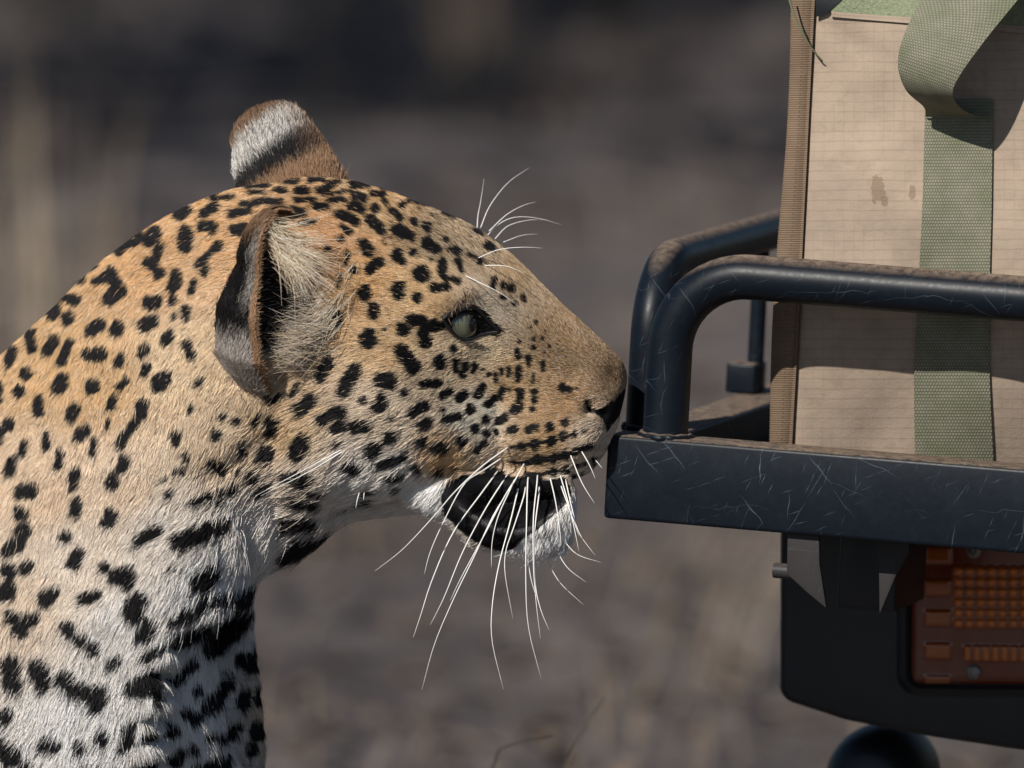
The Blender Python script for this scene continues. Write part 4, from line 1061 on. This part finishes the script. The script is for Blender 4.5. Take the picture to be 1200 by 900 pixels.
def mat_lens():
    n = NT('amber_lens'); b = n.bsdf(in_Roughness=.22); b.inputs['IOR'].default_value = 1.49
    ob = n.obj(); z = n.noise(30, 4, vec=ob)
    at = n.n('Attribute', attribute_name='facet')
    c = n.mix(at.outputs['Fac'], (.17, .026, .005), (.85, .24, .035)); c = n.mix(n.ramp(z.outputs['Fac'], [(.45, (0, 0, 0)), (.8, (.5, .5, .5))]).outputs[0], c, (.20, .10, .06))
    n.l(c, b.inputs['Base Color']); b.inputs['Coat Weight'].default_value = .6; b.inputs['Coat Roughness'].default_value = .12
    b.inputs['Subsurface Weight'].default_value = .25; b.inputs['Subsurface Radius'].default_value = (.01, .003, .001)
    return n.m
nu, nv = 132, 84
uu = np.linspace(1079, 1404, nu); vv = np.linspace(606, 809, nv)
Ug, Vg = np.meshgrid(uu, vv)
ins = np.minimum.reduce([Ug - 1077, 1406 - Ug, Vg - 604, 811 - Vg])
relief = -6 * np.clip(ins / 9, 0, 1) ** .5
cell = (Ug > 1128) & (Ug < 1390) & (Vg > 668) & (Vg < 742)
pr = np.abs(np.sin((Ug - 1128) * math.pi / 13)) * np.abs(np.sin((Vg - 668) * math.pi / 12.3))
relief = relief - np.where(cell, 4.5 * pr, 0)
row2 = (Ug > 1140) & (Ug < 1390) & (Vg > 764) & (Vg < 780); relief -= np.where(row2, 3.0 * np.abs(np.sin((Ug - 1140) * math.pi / 11)), 0)
ribs = (Ug < 1124) & (Ug > 1096); relief -= np.where(ribs, 2.2 * (np.sin(Vg * math.pi / 19) > .2), 0)
facet = np.clip(np.where(cell, pr ** .8, 0) + np.where(row2, .7 * np.abs(np.sin((Ug - 1140) * math.pi / 11)), 0) + np.where(ribs & (np.sin(Vg * math.pi / 19) > .2), .35, 0), 0, 1)
Lv = np.array([veh(*vuv(a, b, LB - 3 + c)) for a, b, c in zip(Ug.ravel(), Vg.ravel(), relief.ravel())])
lens = mesh_obj('tail_lamp_lens', Lv, grid_faces(nv, nu, False), mat_lens(), vroot)
lens['label'] = 'amber ribbed lens with a small screw'
fa_ = lens.data.attributes.new('facet', 'FLOAT', 'POINT'); fa_.data.foreach_set('value', facet.ravel().astype(np.float32))
def disc(name, u, v, b, r, depth, mat, parent=None, m=20, slot=False):
    c = vuv(u, v, b); th = np.linspace(0, 2 * math.pi, m, endpoint=False)
    rows = [(r, depth), (r, 1.2), (r * .86, 0), (r * .45, -.4)] + ([(r * .40, 1.6), (r * .02, 1.8)] if slot else [(r * .02, -.8)])
    V = np.vstack([veh(c[0] + q * np.cos(th), c[1] + dz, c[2] + q * np.sin(th)) for q, dz in rows])
    o = mesh_obj(name, V, grid_faces(len(rows), m), mat, parent or vroot); smooth_by_angle(o, 40); return o
def mat_zinc():
    n = NT('zinc_screw'); b = n.bsdf(in_Roughness=.42, in_Metallic=.8); n.l(n.mix(n.noise(300, 3, vec=n.obj()).outputs['Fac'], (.30, .29, .27), (.12, .11, .10)), b.inputs['Base Color']); return n.m
M_ZINC = mat_zinc()
disc('screw', 1152, 795, LB - 13, 9, 10, M_ZINC, None, 20, True)
disc('screw', 1152, 650, LB - 13, 9, 10, M_ZINC, None, 20, True)
# hanger plates below the beam, with a bolt through the outer one
vpoly('hanger_plate', [(922, 600), (958, 600), (959, 660), (967, 712), (945, 694), (921, 672)], 12, 6, 1.2, M_DUSTY, seg=2)
vpoly('hanger_plate', [(1028, 600), (1066, 600), (1064, 648), (1050, 672), (1036, 706), (1030, 720)], 60, 6, 1.2, M_DUSTY, seg=2)
vbox('hanger_block', *(lambda p, q: (p[0], q[0]))(ac(962, 640, 60), ac(1030, 640, 60)), 150, 300, -200, -100, 4, M_PLAST)
p0 = vuv(906, 668, 20)
vtube('bolt', [(p0[0], 22, p0[2]), (p0[0] + 30, 22, p0[2])], 9, M_DUSTY, 12)
# rubber buffer further in
bz = ac(1052, 926, 560)
th = np.linspace(0, math.pi, 14)
vtube('rubber_buffer', [(bz[0], 560 + 95 * -math.cos(t), bz[1]) for t in th], [max(4, 64 * math.sin(t) ** .45) for t in th], M_PLAST, 28)

# ---- the rest of the vehicle beyond the corner
def mat_paint():
    n = NT('dusty_green_paint'); b = n.bsdf(in_Roughness=.5); ob = n.obj()
    n.l(n.mix(n.ramp(n.noise(6, 6, .65, vec=ob).outputs['Fac'], [(.4, (0, 0, 0)), (.7, (1, 1, 1))]).outputs[0], (.055, .062, .045), (.22, .18, .13)), b.inputs['Base Color']); return n.m
M_PAINT = mat_paint()
vbox('body_panel', 900, 2500, 300, 3600, -420, 500, 30, M_PAINT)
vbox('chassis_beam', 1000, 2300, 420, 600, -620, -421, 10, M_STEEL)
vbox('lamp_bracket', 560, 899, LB + 195, LB + 260, -360, -101, 6, M_STEEL)
def wheel(a, b):
    wr = 620
    zc = (0.0 - float(veh(a, b, 0)[2])) / (S * VEZ[2]) + wr
    prof = [(wr - 190, -115), (wr - 60, -125), (wr - 12, -105), (wr, -70), (wr, 70), (wr - 12, 105), (wr - 60, 125), (wr - 190, 115), (wr - 190, -115)]
    def lathe(name, prof, mat, parent, m=48):
        th = np.linspace(0, 2 * math.pi, m, endpoint=False)
        V = np.vstack([veh(a + q * np.cos(th), b + w, zc + q * np.sin(th)) for q, w in prof])
        o = mesh_obj(name, V, grid_faces(len(prof), m), mat, parent); smooth_by_angle(o, 40); return o
    w = bpy.data.objects.new('wheel', None); COL.objects.link(w); w.parent = vroot
    lathe('tyre', prof, M_PLAST, w); lathe('rim', [(wr - 188, -100), (wr - 230, -60), (120, -40), (90, -70), (2, -70)], M_DUSTY, w)
wheel(1500, 520); wheel(1500, 2900)

# ------------------------------------------------------------------ canvas bag standing in the rack
def mat_canvas():
    n = NT('tan_ripstop_canvas'); b = n.bsdf(in_Roughness=.9); b.inputs['Specular IOR Level'].default_value = .15
    uv = n.n('UVMap'); sx = n.n('SeparateXYZ'); n.l(uv.outputs[0], sx.inputs[0])       # uv in design units
    wob = n.noise(.02, 3, vec=uv.outputs[0])
    def lines(o, per, w):
        x = n.math('ADD', n.math('DIVIDE', o, per), n.math('MULTIPLY', wob.outputs['Fac'], .5))
        d = n.math('ABSOLUTE', n.math('SUBTRACT', n.math('FRACT', x), .5))
        return n.math('LESS_THAN', d, w)
    gx = lines(sx.outputs[0], 11.6, .055); gy = lines(sx.outputs[1], 11.6, .075)
    dots = n.noise(.55, 2, .6, vec=uv.outputs[0])
    dk = n.math('GREATER_THAN', dots.outputs['Fac'], .46)
    ng = n.noise(.012, 3, vec=uv.outputs[0])
    gxm = n.math('MULTIPLY', gx, n.ramp(ng.outputs['Fac'], [(.42, (.1, .1, .1)), (.62, (.8, .8, .8))]).outputs[0])
    grid = n.math('MULTIPLY', n.math('MAXIMUM', gxm, gy), n.math('MULTIPLY_ADD', dk, .55)); grid.node.inputs[2].default_value = .25
    st = n.noise(.016, 6, .62, vec=uv.outputs[0]); st2 = n.noise(.05, 5, .7, vec=uv.outputs[0])
    col = n.mix(n.ramp(st.outputs['Fac'], [(.35, (0, 0, 0)), (.7, (1, 1, 1))]).outputs[0], (.45, .355, .272), (.35, .280, .218))
    col = n.mix(n.ramp(st2.outputs['Fac'], [(.50, (0, 0, 0)), (.74, (.6, .6, .6))]).outputs[0], col, (.30, .235, .18))
    weave = n.noise(1.1, 2, .7, vec=uv.outputs[0])
    col = n.mix(n.math('MULTIPLY', weave.outputs['Fac'], .22), col, (.26, .20, .16))
    col = n.mix(n.math('MULTIPLY', grid, .20), col, (.14, .11, .085))
    # oil drips
    for (cx, cy, rx, ry) in ((1028, 222, 9, 17), (1068, 226, 4, 9), (1036, 236, 5, 6)):
        p = n.mapping(uv.outputs[0], (1 / rx, 1 / ry, 0), loc=(-cx / rx, -cy / ry, 0))
        ln = n.n('VectorMath', operation='LENGTH'); n.l(p, ln.inputs[0])
        e = n.math('ADD', ln.outputs['Value'], n.math('MULTIPLY', n.math('SUBTRACT', n.noise(.18, 2, vec=uv.outputs[0]).outputs['Fac'], .5), 1.3))
        col = n.mix(n.math('MULTIPLY', n.math('LESS_THAN', e, .95), .6), col, (.22, .15, .10))
    n.l(col, b.inputs['Base Color'])
    h = n.math('SUBTRACT', n.math('MULTIPLY', st2.outputs['Fac'], 1.2), n.math('MULTIPLY', grid, .25))
    h = n.math('ADD', h, n.math('MULTIPLY', weave.outputs['Fac'], .25))
    n.l(n.bump(h, .35, .0016), b.inputs['Normal'])
    return n.m
def mat_web(name, c0, c1, bw=4.4, bh=3.9):
    n = NT(name); b = n.bsdf(in_Roughness=.85); b.inputs['Specular IOR Level'].default_value = .2
    uv = n.n('UVMap')
    br = n.n('TexBrick'); br.offset = .5; br.inputs['Scale'].default_value = 1.0
    br.inputs['Brick Width'].default_value = bw; br.inputs['Row Height'].default_value = bh; br.inputs['Mortar Size'].default_value = .85; br.inputs['Mortar Smooth'].default_value = .6
    br.inputs['Color1'].default_value = (1, 1, 1, 1); br.inputs['Color2'].default_value = (.72, .72, .72, 1); br.inputs['Mortar'].default_value = (0.0, 0.0, 0.0, 1)
    n.l(n.mapping(uv.outputs[0], rot=(0, 0, .0)), br.inputs['Vector'])
    z = n.noise(.03, 5, .6, vec=uv.outputs[0]); z2 = n.noise(.8, 2, vec=uv.outputs[0])
    col = n.mix(n.ramp(z.outputs['Fac'], [(.35, (0, 0, 0)), (.65, (1, 1, 1))]).outputs[0], c0, c1)
    col = n.mix(n.math('MULTIPLY', n.math('SUBTRACT', 1.0, br.outputs['Color']), .62), col, tuple(x * .25 for x in c0))
    col = n.mix(n.math('MULTIPLY', z2.outputs['Fac'], .25), col, tuple(x * .5 for x in c1))
    n.l(col, b.inputs['Base Color']); n.l(n.bump(br.outputs['Color'], .6, .0009), b.inputs['Normal']); return n.m
M_CANV = mat_canvas(); M_WEB = mat_web('olive_webbing', (.24, .255, .165), (.35, .335, .255), 3.3, 3.7); M_BIND = mat_web('brown_binding_tape', (.25, .175, .115), (.31, .22, .15), 30, 2.6)
CB = 116                                    # depth of the bag's face behind the beam's front
b0 = veh(*vuv(1150, 300, CB + 120)); 
zf = float(veh(300, CB + 120, -46)[2])
broot = empty('canvas_bag', (b0[0], b0[1], zf))
tag(broot, 'tall tan canvas bag with olive webbing strap standing in the steel rack', 'bag')
def face_b(u, v):
    """depth of the bag's front at a place on it: gently bulged, tucked in towards the bottom, wrinkled"""
    u = np.asarray(u, float); v = np.asarray(v, float)
    x = (u - 940) / 390; y = (v + 60) / 640
    bulge = -16 * np.sin(np.clip(x, 0, 1) * math.pi) * np.sin(np.clip(y, 0, 1) * math.pi)
    tuck = 72 * np.clip((v - 330) / 240, 0, 1.3) ** 1.6
    wr = 3.4 * np.sin(u * .031 + v * .012 + 1) + 2.6 * np.sin(u * .012 - v * .034) + 1.4 * np.sin((u + v) * .05) * np.exp(-((u - 1040) / 60) ** 2) + 2.5 * np.sin((u * .8 - v * .55) * .06) * np.exp(-((u - 1030) / 55) ** 2) * np.exp(-((v - 200) / 90) ** 2) + 3.5 * np.exp(-(((u - 1020) * .6 - (v - 60)) / 16) ** 2) * np.exp(-((v - 45) / 50) ** 2)
    return CB + bulge + tuck + wr
def left_u(v): return 951 - (np.asarray(v, float)) * (24 / 520.)
def set_uv(o, uv):
    l = o.data.uv_layers.new(name='UVMap'); li = np.empty(len(o.data.loops), int); o.data.loops.foreach_get('vertex_index', li)
    l.data.foreach_set('uv', np.asarray(uv, np.float32)[li].ravel())
# shell of the bag: rows from top to bottom, columns: front, round the right edge, back, left edge
vr = np.linspace(-110, 566, 110); front = np.linspace(0, 1, 90)
Vs, UVs = [], []
for v in vr:
    lu = float(left_u(v)); us = lu + front * (1360 - lu)
    fb_ = face_b(us, np.full(len(us), v))
    edge = 10 * np.exp(-(us - lu) / 7)
    pts = [vuv(a, v, b) for a, b in zip(us, fb_ + edge)]
    aL, cL = pts[0][0], pts[0][2]
    ring = [veh(*p) for p in pts]
    bb = CB + 250
    aR = pts[-1][0]; cR_ = pts[-1][2]
    for (a, b, c) in ((aR + 14, CB + 40, cR_), (aR + 16, bb - 20, cR_), (aR, bb, cR_), ((aL + aR) / 2, bb + 6, (cL + cR_) / 2), (aL + 10, bb, cL), (aL - 2, bb - 24, cL), (aL - 3, CB + 60, cL)):
        ring.append(veh(a, b, c))
    Vs += ring; UVs += [(a, v) for a in us] + [(1380 + k * 40, v) for k in range(7)]
m = 97
Fs = grid_faces(len(vr), m); Fs.append(tuple(range(m))); Fs.append(tuple((len(vr) - 1) * m + j for j in range(m))[::-1])
shell = mesh_obj('canvas_shell', Vs, Fs, M_CANV, broot); set_uv(shell, UVs); smooth_by_angle(shell, 60)
def strip(name, left, right, boff, n, m, mat, th=2.4, crown=0.0, parent=None, uvscale=1.0, absb=None):
    """webbing between a left and a right edge; rows of (u, v, b offset from the face)"""
    Lf = catmull(np.array(left, float), n); Rt = catmull(np.array(right, float), n)
    s = np.linspace(0, 1, m)
    V, UV = [], []
    run = np.concatenate([[0], np.cumsum(np.linalg.norm(np.diff((Lf + Rt) / 2, axis=0), axis=1))])
    wid = np.linalg.norm((Rt - Lf), axis=1).mean()
    for side in (0, 1):
        for i in range(n):
            for k in range(m):
                p = Lf[i] * (1 - s[k]) + Rt[i] * s[k]
                b = float(face_b(p[0], p[1])) if absb is None else absb
                cr = -crown * math.sin(s[k] * math.pi)
                V.append(veh(*vuv(p[0], p[1], b + p[2] + boff + cr - (0 if side else th))))
                UV.append((s[k] * wid, run[i]))
    K = n * m; F = grid_faces(n, m, False) + [tuple(K + x for x in f[::-1]) for f in grid_faces(n, m, False)]
    for i in range(n - 1):
        p = i * m; F.append((p, p + m, K + p + m, K + p)); q = p + m - 1; F.append((q, K + q, K + q + m, q + m))
    for k in range(m - 1):
        F.append((k, K + k, K + k + 1, k + 1)); p = (n - 1) * m + k; F.append((p, p + 1, K + p + 1, K + p))
    o = mesh_obj(name, V, F, mat, parent or broot); set_uv(o, UV); smooth_by_angle(o, 50); return o
# vertical strap
strip('webbing_strap', [(1083, 118, 0), (1080, 230, 0), (1076, 330, 0), (1072, 440, 0), (1076, 566, 0)], [(1161, 118, 0), (1160, 230, 0), (1158, 330, 0), (1159, 440, 0), (1168, 566, 0)], -1.2, 120, 14, M_WEB, 3.0, .8)
# loop of the strap hanging out from the top
strip('strap_loop', [(1110, -70, -10), (1092, -25, -42), (1075, 5, -66), (1056, 42, -86), (1048, 78, -88), (1058, 108, -66), (1080, 127, -24), (1083, 138, -4)],
      [(1240, -70, -10), (1212, -25, -42), (1186, 5, -66), (1143, 58, -86), (1113, 103, -88), (1116, 124, -64), (1138, 137, -26), (1161, 138, -4)], -2, 70, 14, M_WEB, 3.4, 2.0)
# fleecy strip along the top seam
n_ = NT('green_fleece_strip'); fb2 = n_.bsdf(in_Roughness=1.0); zz = n_.noise(420, 4, .7, vec=n_.obj()); n_.l(n_.mix(zz.outputs['Fac'], (.10, .13, .07), (.42, .46, .30)), fb2.inputs['Base Color']); n_.l(n_.bump(zz.outputs['Fac'], 1.0, .002), fb2.inputs['Normal'])
strip('fleece_strip', [(952, -60, 0), (962, -25, 0), (974, 15, 0)], [(1300, -60, 0), (1300, -25, 0), (1300, 42, 0)], -1.0, 10, 40, n_.m, 2.2, 0)
strip('hook_patch', [(953, -60, 0), (955, -10, 0), (956, 20, 0)], [(1000, -60, 0), (992, -10, 0), (968, 17, 0)], -2.6, 10, 10, M_PLAST, 2.0, 0)
strip('seam_flap', [(974, 14, 0), (974, 20, 0)], [(1290, 41, 0), (1290, 50, 0)], -1.6, 4, 50, M_CANV, 2.4, 0)
# binding tape down the left edge
vb = np.linspace(-110, 560, 80)
vb = np.linspace(-110, 566, 14)
lf = [(float(left_u(v)) - 24 + 3 * math.sin(v * .013), v, 12) for v in vb]; rt = [(float(left_u(v)) + 1.5, v, 9) for v in vb]
strip('binding_tape', lf, rt, 0, 120, 10, M_BIND, 7.0, 5.0)
strip('binding_seam', [(x[0] - 1.6, x[1], 4) for x in rt], [(x[0] + 2.2, x[1], 2) for x in rt], 0, 120, 3, M_BIND, 3.5, .5)
# loose thread
tq = catmull([(922, -8), (931, 20), (943, 45), (955, 62), (964, 72)], 20)
V, F = tube(np.array([veh(*vuv(u, v, CB - 26 + 20 * (i / 19) ** 2)) for i, (u, v) in enumerate(tq)]), np.linspace(1.3, .8, 20) * S, 6)
tm = NT('green_thread'); tbs = tm.bsdf(in_Roughness=.9); tbs.inputs['Base Color'].default_value = (.16, .18, .10, 1)
mesh_obj('loose_thread', V, F, tm.m, broot)

# ------------------------------------------------------------------ ground, dry grass, litter, bush
def mat_ground():
    n = NT('dry_earth'); b = n.bsdf(in_Roughness=.95); b.inputs['Specular IOR Level'].default_value = .1; ob = n.obj()
    a = n.noise(2.2, 6, .6, vec=ob); c = n.noise(11, 6, .65, vec=ob); d = n.noise(60, 4, .6, vec=ob)
    col = n.mix(n.ramp(a.outputs['Fac'], [(.36, (0, 0, 0)), (.62, (1, 1, 1))]).outputs[0], (.098, .086, .085), (.196, .170, .160))
    col = n.mix(n.ramp(c.outputs['Fac'], [(.40, (.75, .75, .75)), (.60, (0, 0, 0))]).outputs[0], col, (.046, .045, .050))
    col = n.mix(n.math('MULTIPLY', d.outputs['Fac'], .3), col, (.18, .155, .142))
    n.l(col, b.inputs['Base Color']); n.l(n.bump(n.math('ADD', c.outputs['Fac'], n.math('MULTIPLY', d.outputs['Fac'], .3)), .8, .04), b.inputs['Normal']); return n.m
gv = []
gx = np.concatenate([np.linspace(-400, -12, 12), np.linspace(-10, 10, 60), np.linspace(12, 400, 12)]); gy = np.concatenate([np.linspace(-40, -2, 8), np.linspace(-1, 24, 80), np.linspace(26, 800, 16)])
gh = np.random.default_rng(3)
for y in gy:
    for x in gx:
        r = max(0, min(1, (y - 1.6) / 2.0)) * max(0, min(1, (30 - y) / 6))
        gv.append((x, y, r * (.035 * math.sin(x * 1.7 + y * .9) + .03 * math.sin(x * 3.1 - y * 2.3) + .02 * gh.standard_normal())))
ground = mesh_obj('ground', gv, grid_faces(len(gy), len(gx), False), mat_ground(), None)
tag(ground, kind='structure')

def blades(name, spots, mat, label=None, cat=None, kind='stuff', seg=4, seed=1):
    """thin curved grass blades: spots of (x, y, z, height, lean dx, lean dy, width)"""
    V, F = [], []
    for (x, y, z, h, lx, ly, w) in spots:
        o = len(V); nx, ny = -ly, lx; q = math.hypot(nx, ny) or 1; nx /= q; ny /= q
        for i in range(seg + 1):
            t = i / seg; ww = w * (1 - t) ** .7 * .5
            cx, cy, cz = x + lx * t * t, y + ly * t * t, z + h * (t - .18 * t * t * min(1, math.hypot(lx, ly) / (h + 1e-6)))
            V += [(cx - nx * ww, cy - ny * ww, cz), (cx + nx * ww, cy + ny * ww, cz)]
        F += [(o + 2 * i, o + 2 * i + 1, o + 2 * i + 3, o + 2 * i + 2) for i in range(seg)]
    ob = mesh_obj(name, V, F, mat, None)
    tag(ob, label, cat, None, kind); return ob
def mat_grass(name, c0, c1):
    n = NT(name); b = n.bsdf(in_Roughness=.8); z = n.noise(9, 4, vec=n.obj()); n.l(n.mix(n.ramp(z.outputs['Fac'], [(.35, (0, 0, 0)), (.65, (1, 1, 1))]).outputs[0], c0, c1), b.inputs['Base Color']); return n.m
M_DRY = mat_grass('dry_grass', (.17, .125, .095), (.30, .235, .165))
M_PALE = mat_grass('pale_straw', (.42, .33, .23), (.55, .45, .33))
gg = random.Random(21); sp_ = []
for k in range(800):
    y = 2.2 + 14 * gg.random() ** 1.2; x = gg.uniform(-.27, .27) * (8 + y) 
    n_ = gg.randint(4, 12); hh = gg.uniform(.05, .16)
    for _ in range(n_):
        a = gg.uniform(0, 6.3); h = hh * gg.uniform(.5, 1.3)
        sp_.append((x + gg.gauss(0, .05), y + gg.gauss(0, .05), -.03, h + .03, math.cos(a) * h * .7, math.sin(a) * h * .7, gg.uniform(.002, .005)))
tag(blades('dry_grass', sp_, M_DRY), 'short dry brown grass scattered over the bare ground', 'grass')
# leaf litter
V, F = [], []
for k in range(16000):
    y = 2.0 + 15 * gg.random(); x = gg.uniform(-.26, .26) * (8 + y); s = gg.uniform(.012, .035); a = gg.uniform(0, 6.3); z = .012 + gg.random() * .03; tl = gg.uniform(-.5, .5)
    o = len(V); c_, s_ = math.cos(a), math.sin(a)
    for (p, q, r) in ((-1, 0, 0), (0, .45, .3), (1, 0, 0), (0, -.45, .3)):
        V.append((x + s * (p * c_ - q * s_), y + s * (p * s_ + q * c_), z + s * (r + p * tl * .5)))
    F.append((o, o + 1, o + 2, o + 3))
M_LIT = mat_grass('dead_leaves', (.060, .046, .038), (.20, .145, .105))
tag(mesh_obj('leaf_litter', V, F, M_LIT, None, False), 'scattered dead leaves lying over the brown ground', 'leaves', None, 'stuff')

# patches of tall straw
def straw(x, y, n_, h, lean, spread, width=.0055):
    out = []
    for _ in range(n_):
        a = gg.uniform(0, 6.3); hh = h * gg.uniform(.55, 1.1)
        out.append((x + gg.gauss(0, spread), y + gg.gauss(0, spread), -.04, hh + .04, lean[0] * hh + math.cos(a) * hh * .22, lean[1] * hh + math.sin(a) * hh * .22, width * gg.uniform(.6, 1.3)))
    return out
tag(blades('straw', straw(-.60, 6.2, 42, .52, (.10, 0), .05) + straw(-.80, 6.0, 54, .50, (.25, 0), .07) + straw(.27, 4.1, 26, .24, (.7, .1), .06) + straw(.62, 9.5, 30, .30, (.1, .1), .06) + straw(-1.1, 6.6, 60, .5, (.1, 0), .1), M_PALE, seg=6), 'patches of tall bleached straw standing on the bare ground', 'grass')
tag(blades('brown_grass', straw(-.30, 11.0, 36, .55, (.05, 0), .05) + straw(-.08, 11.6, 36, .5, (-.05, 0), .04) + straw(.12, 4.6, 30, .16, (.5, .1), .06) + straw(-.16, 5.2, 36, .17, (-.3, .1), .06) + straw(.42, 7.4, 30, .22, (.2, .1), .06), M_DRY, seg=6), 'patches of tall brown grass among the dead leaves', 'grass')
# two stalks close behind the leopard's chest
def stalk(pts, r, mat, label, name='grass_stalk'):
    q = catmull(np.array(pts, float), 30)
    V, F = tube(q, np.linspace(r, r * .4, 30), 6)
    o = mesh_obj(name, V, F, mat, None); tag(o, label, 'grass' if name == 'grass_stalk' else 'twig')
t0 = P(592, 897, 700); t1 = P(650, 885, 720)
stalk([(t0[0] - .05, t0[1] + .02, -.02), (t0[0] - .04, t0[1], .25), (t0[0] - .02, t0[1], t0[2] - .05), (t0[0] - .008, t0[1], t0[2] - .012), t0, t1], .0012, M_PALE, 'single pale straw stalk bent over sideways behind the leopard')
t2 = P(716, 842, 900)
stalk([(t2[0] - .10, t2[1] + .02, -.02), (t2[0] - .07, t2[1], .22), (t2[0] - .03, t2[1], t2[2] - .055), t2], .0017, mat_grass('dark_twig', (.05, .038, .032), (.09, .07, .055)), 'thin dark leaning twig between leopard and tail lamp', 'twig')

# shrubs and trees; the nearer tree is unseen, added to shade the ground behind
def leaf_mesh(rng, n_, rx, ry, rz, cz, size, clumps):
    cl = [(rng.gauss(0, .55) * rx, rng.gauss(0, .55) * ry, cz + rng.uniform(-1, 1) * rz * .8, rng.uniform(.22, .5)) for _ in range(clumps)]
    V, F = [], []
    for k in range(n_):
        c = cl[rng.randrange(clumps)]; d = c[3] * max(rx, rz) * .7
        p = (c[0] + rng.gauss(0, .4) * d, c[1] + rng.gauss(0, .4) * d, max(.06, c[2] + rng.gauss(0, .35) * d))
        a = Vector((rng.gauss(0, 1), rng.gauss(0, 1), rng.gauss(0, .6))).normalized(); b = a.orthogonal().normalized(); s = size * rng.uniform(.6, 1.3); o = len(V)
        for u, w in ((-1, 0), (0, .4), (1, 0), (0, -.4)): V.append((p[0] + s * (a.x * u + b.x * w), p[1] + s * (a.y * u + b.y * w), p[2] + s * (a.z * u + b.z * w)))
        F.append((o, o + 1, o + 2, o + 3))
    return V, F
M_LEAF = mat_grass('bush_leaves', (.028, .034, .022), (.075, .075, .045))
M_BARK = mat_grass('bark', (.07, .058, .050), (.13, .105, .088))
def local_obj(name, V, F, mat, parent, smooth=False):
    return mesh_obj(name, V, F, mat, parent, smooth, world=False)
SHR = []
for k in range(3):
    rg = random.Random(40 + k)
    V1, F1 = leaf_mesh(rg, 1500, .55, .45, .42, .55, .035, 16)
    V2, F2 = [], []
    for j in range(7):
        e = (rg.gauss(0, .3), rg.gauss(0, .3), rg.uniform(.6, 1.0))
        v, f = tube(catmull([(rg.gauss(0, .03), rg.gauss(0, .03), -.08), (e[0] * .4, e[1] * .4, e[2] * .5), e], 8), np.linspace(.014, .004, 8), 6)
        o = len(V2); V2 += v.tolist(); F2 += [tuple(o + i for i in q) for q in f]
    SHR.append((V1, F1, V2, F2))
shr_me = []
def shrub(x, y, k, sc, rz):
    r = empty('shrub', (x, y, 0)); r.scale = (sc, sc, sc); r.rotation_euler = (0, 0, rz)
    tag(r, 'dense dark green shrub growing on the dry ground far behind', 'shrub', 'shrubs on the far ground')
    if k not in [q[0] for q in shr_me]:
        a = local_obj('crown', SHR[k][0], SHR[k][1], M_LEAF, r); b = local_obj('stem', SHR[k][2], SHR[k][3], M_BARK, r, True); shr_me.append((k, a.data, b.data))
    else:
        q = [q for q in shr_me if q[0] == k][0]
        for nm, me in (('crown', q[1]), ('stem', q[2])):
            o = bpy.data.objects.new(nm, me); COL.objects.link(o); o.parent = r
for i, (x, y, k, sc) in enumerate(((-1.05, 12.6, 0, .75), (.16, 13.2, 1, .8), (.72, 12.9, 2, .6), (-.30, 14.6, 2, 1.0), (1.7, 13.6, 0, 1.2), (-2.2, 13.8, 1, 1.2), (-1.3, 17, 2, 1.5), (.6, 17.5, 0, 1.5), (2.6, 18, 1, 1.7), (-3.4, 18.5, 0, 1.7), (-5.5, 17, 1, 1.8), (5.0, 17, 2, 1.8))):
    shrub(x, y, k, sc, i * 1.3)
def tree(x, y, h, rad, label, seed):
    rg = random.Random(seed); r = empty('tree', (x, y, 0)); tag(r, label, 'tree')
    V1, F1 = leaf_mesh(rg, 7000, rad, rad, rad * .42, h, .075, 34)
    local_obj('crown', V1, F1, M_LEAF, r)
    V2, F2 = [], []
    def addt(p, ra):
        v, f = tube(catmull(p, 12), ra, 9); o = len(V2); V2.extend(v.tolist()); F2.extend([tuple(o + i for i in q) for q in f])
    addt([(0, 0, -.2), (.05, .02, h * .35), (-.05, .05, h * .7)], np.linspace(.14, .08, 12))
    for j in range(8):
        a = j * .8 + rg.random(); q = rad * rg.uniform(.5, .8); addt([(-.02, .03, h * rg.uniform(.4, .65)), (math.cos(a) * q * .5, math.sin(a) * q * .5, h * .85), (math.cos(a) * q, math.sin(a) * q, h * rg.uniform(.9, 1.1))], np.linspace(.05, .015, 12))
    local_obj('trunk', V2, F2, M_BARK, r, True)
tree(-3.5, 7.3, 4.6, 2.9, 'unseen spreading thorn tree added to shade the far ground', 3)
tree(3.9, 21.0, 4.2, 2.4, 'dark thorn tree standing beyond the far shrubs', 8)
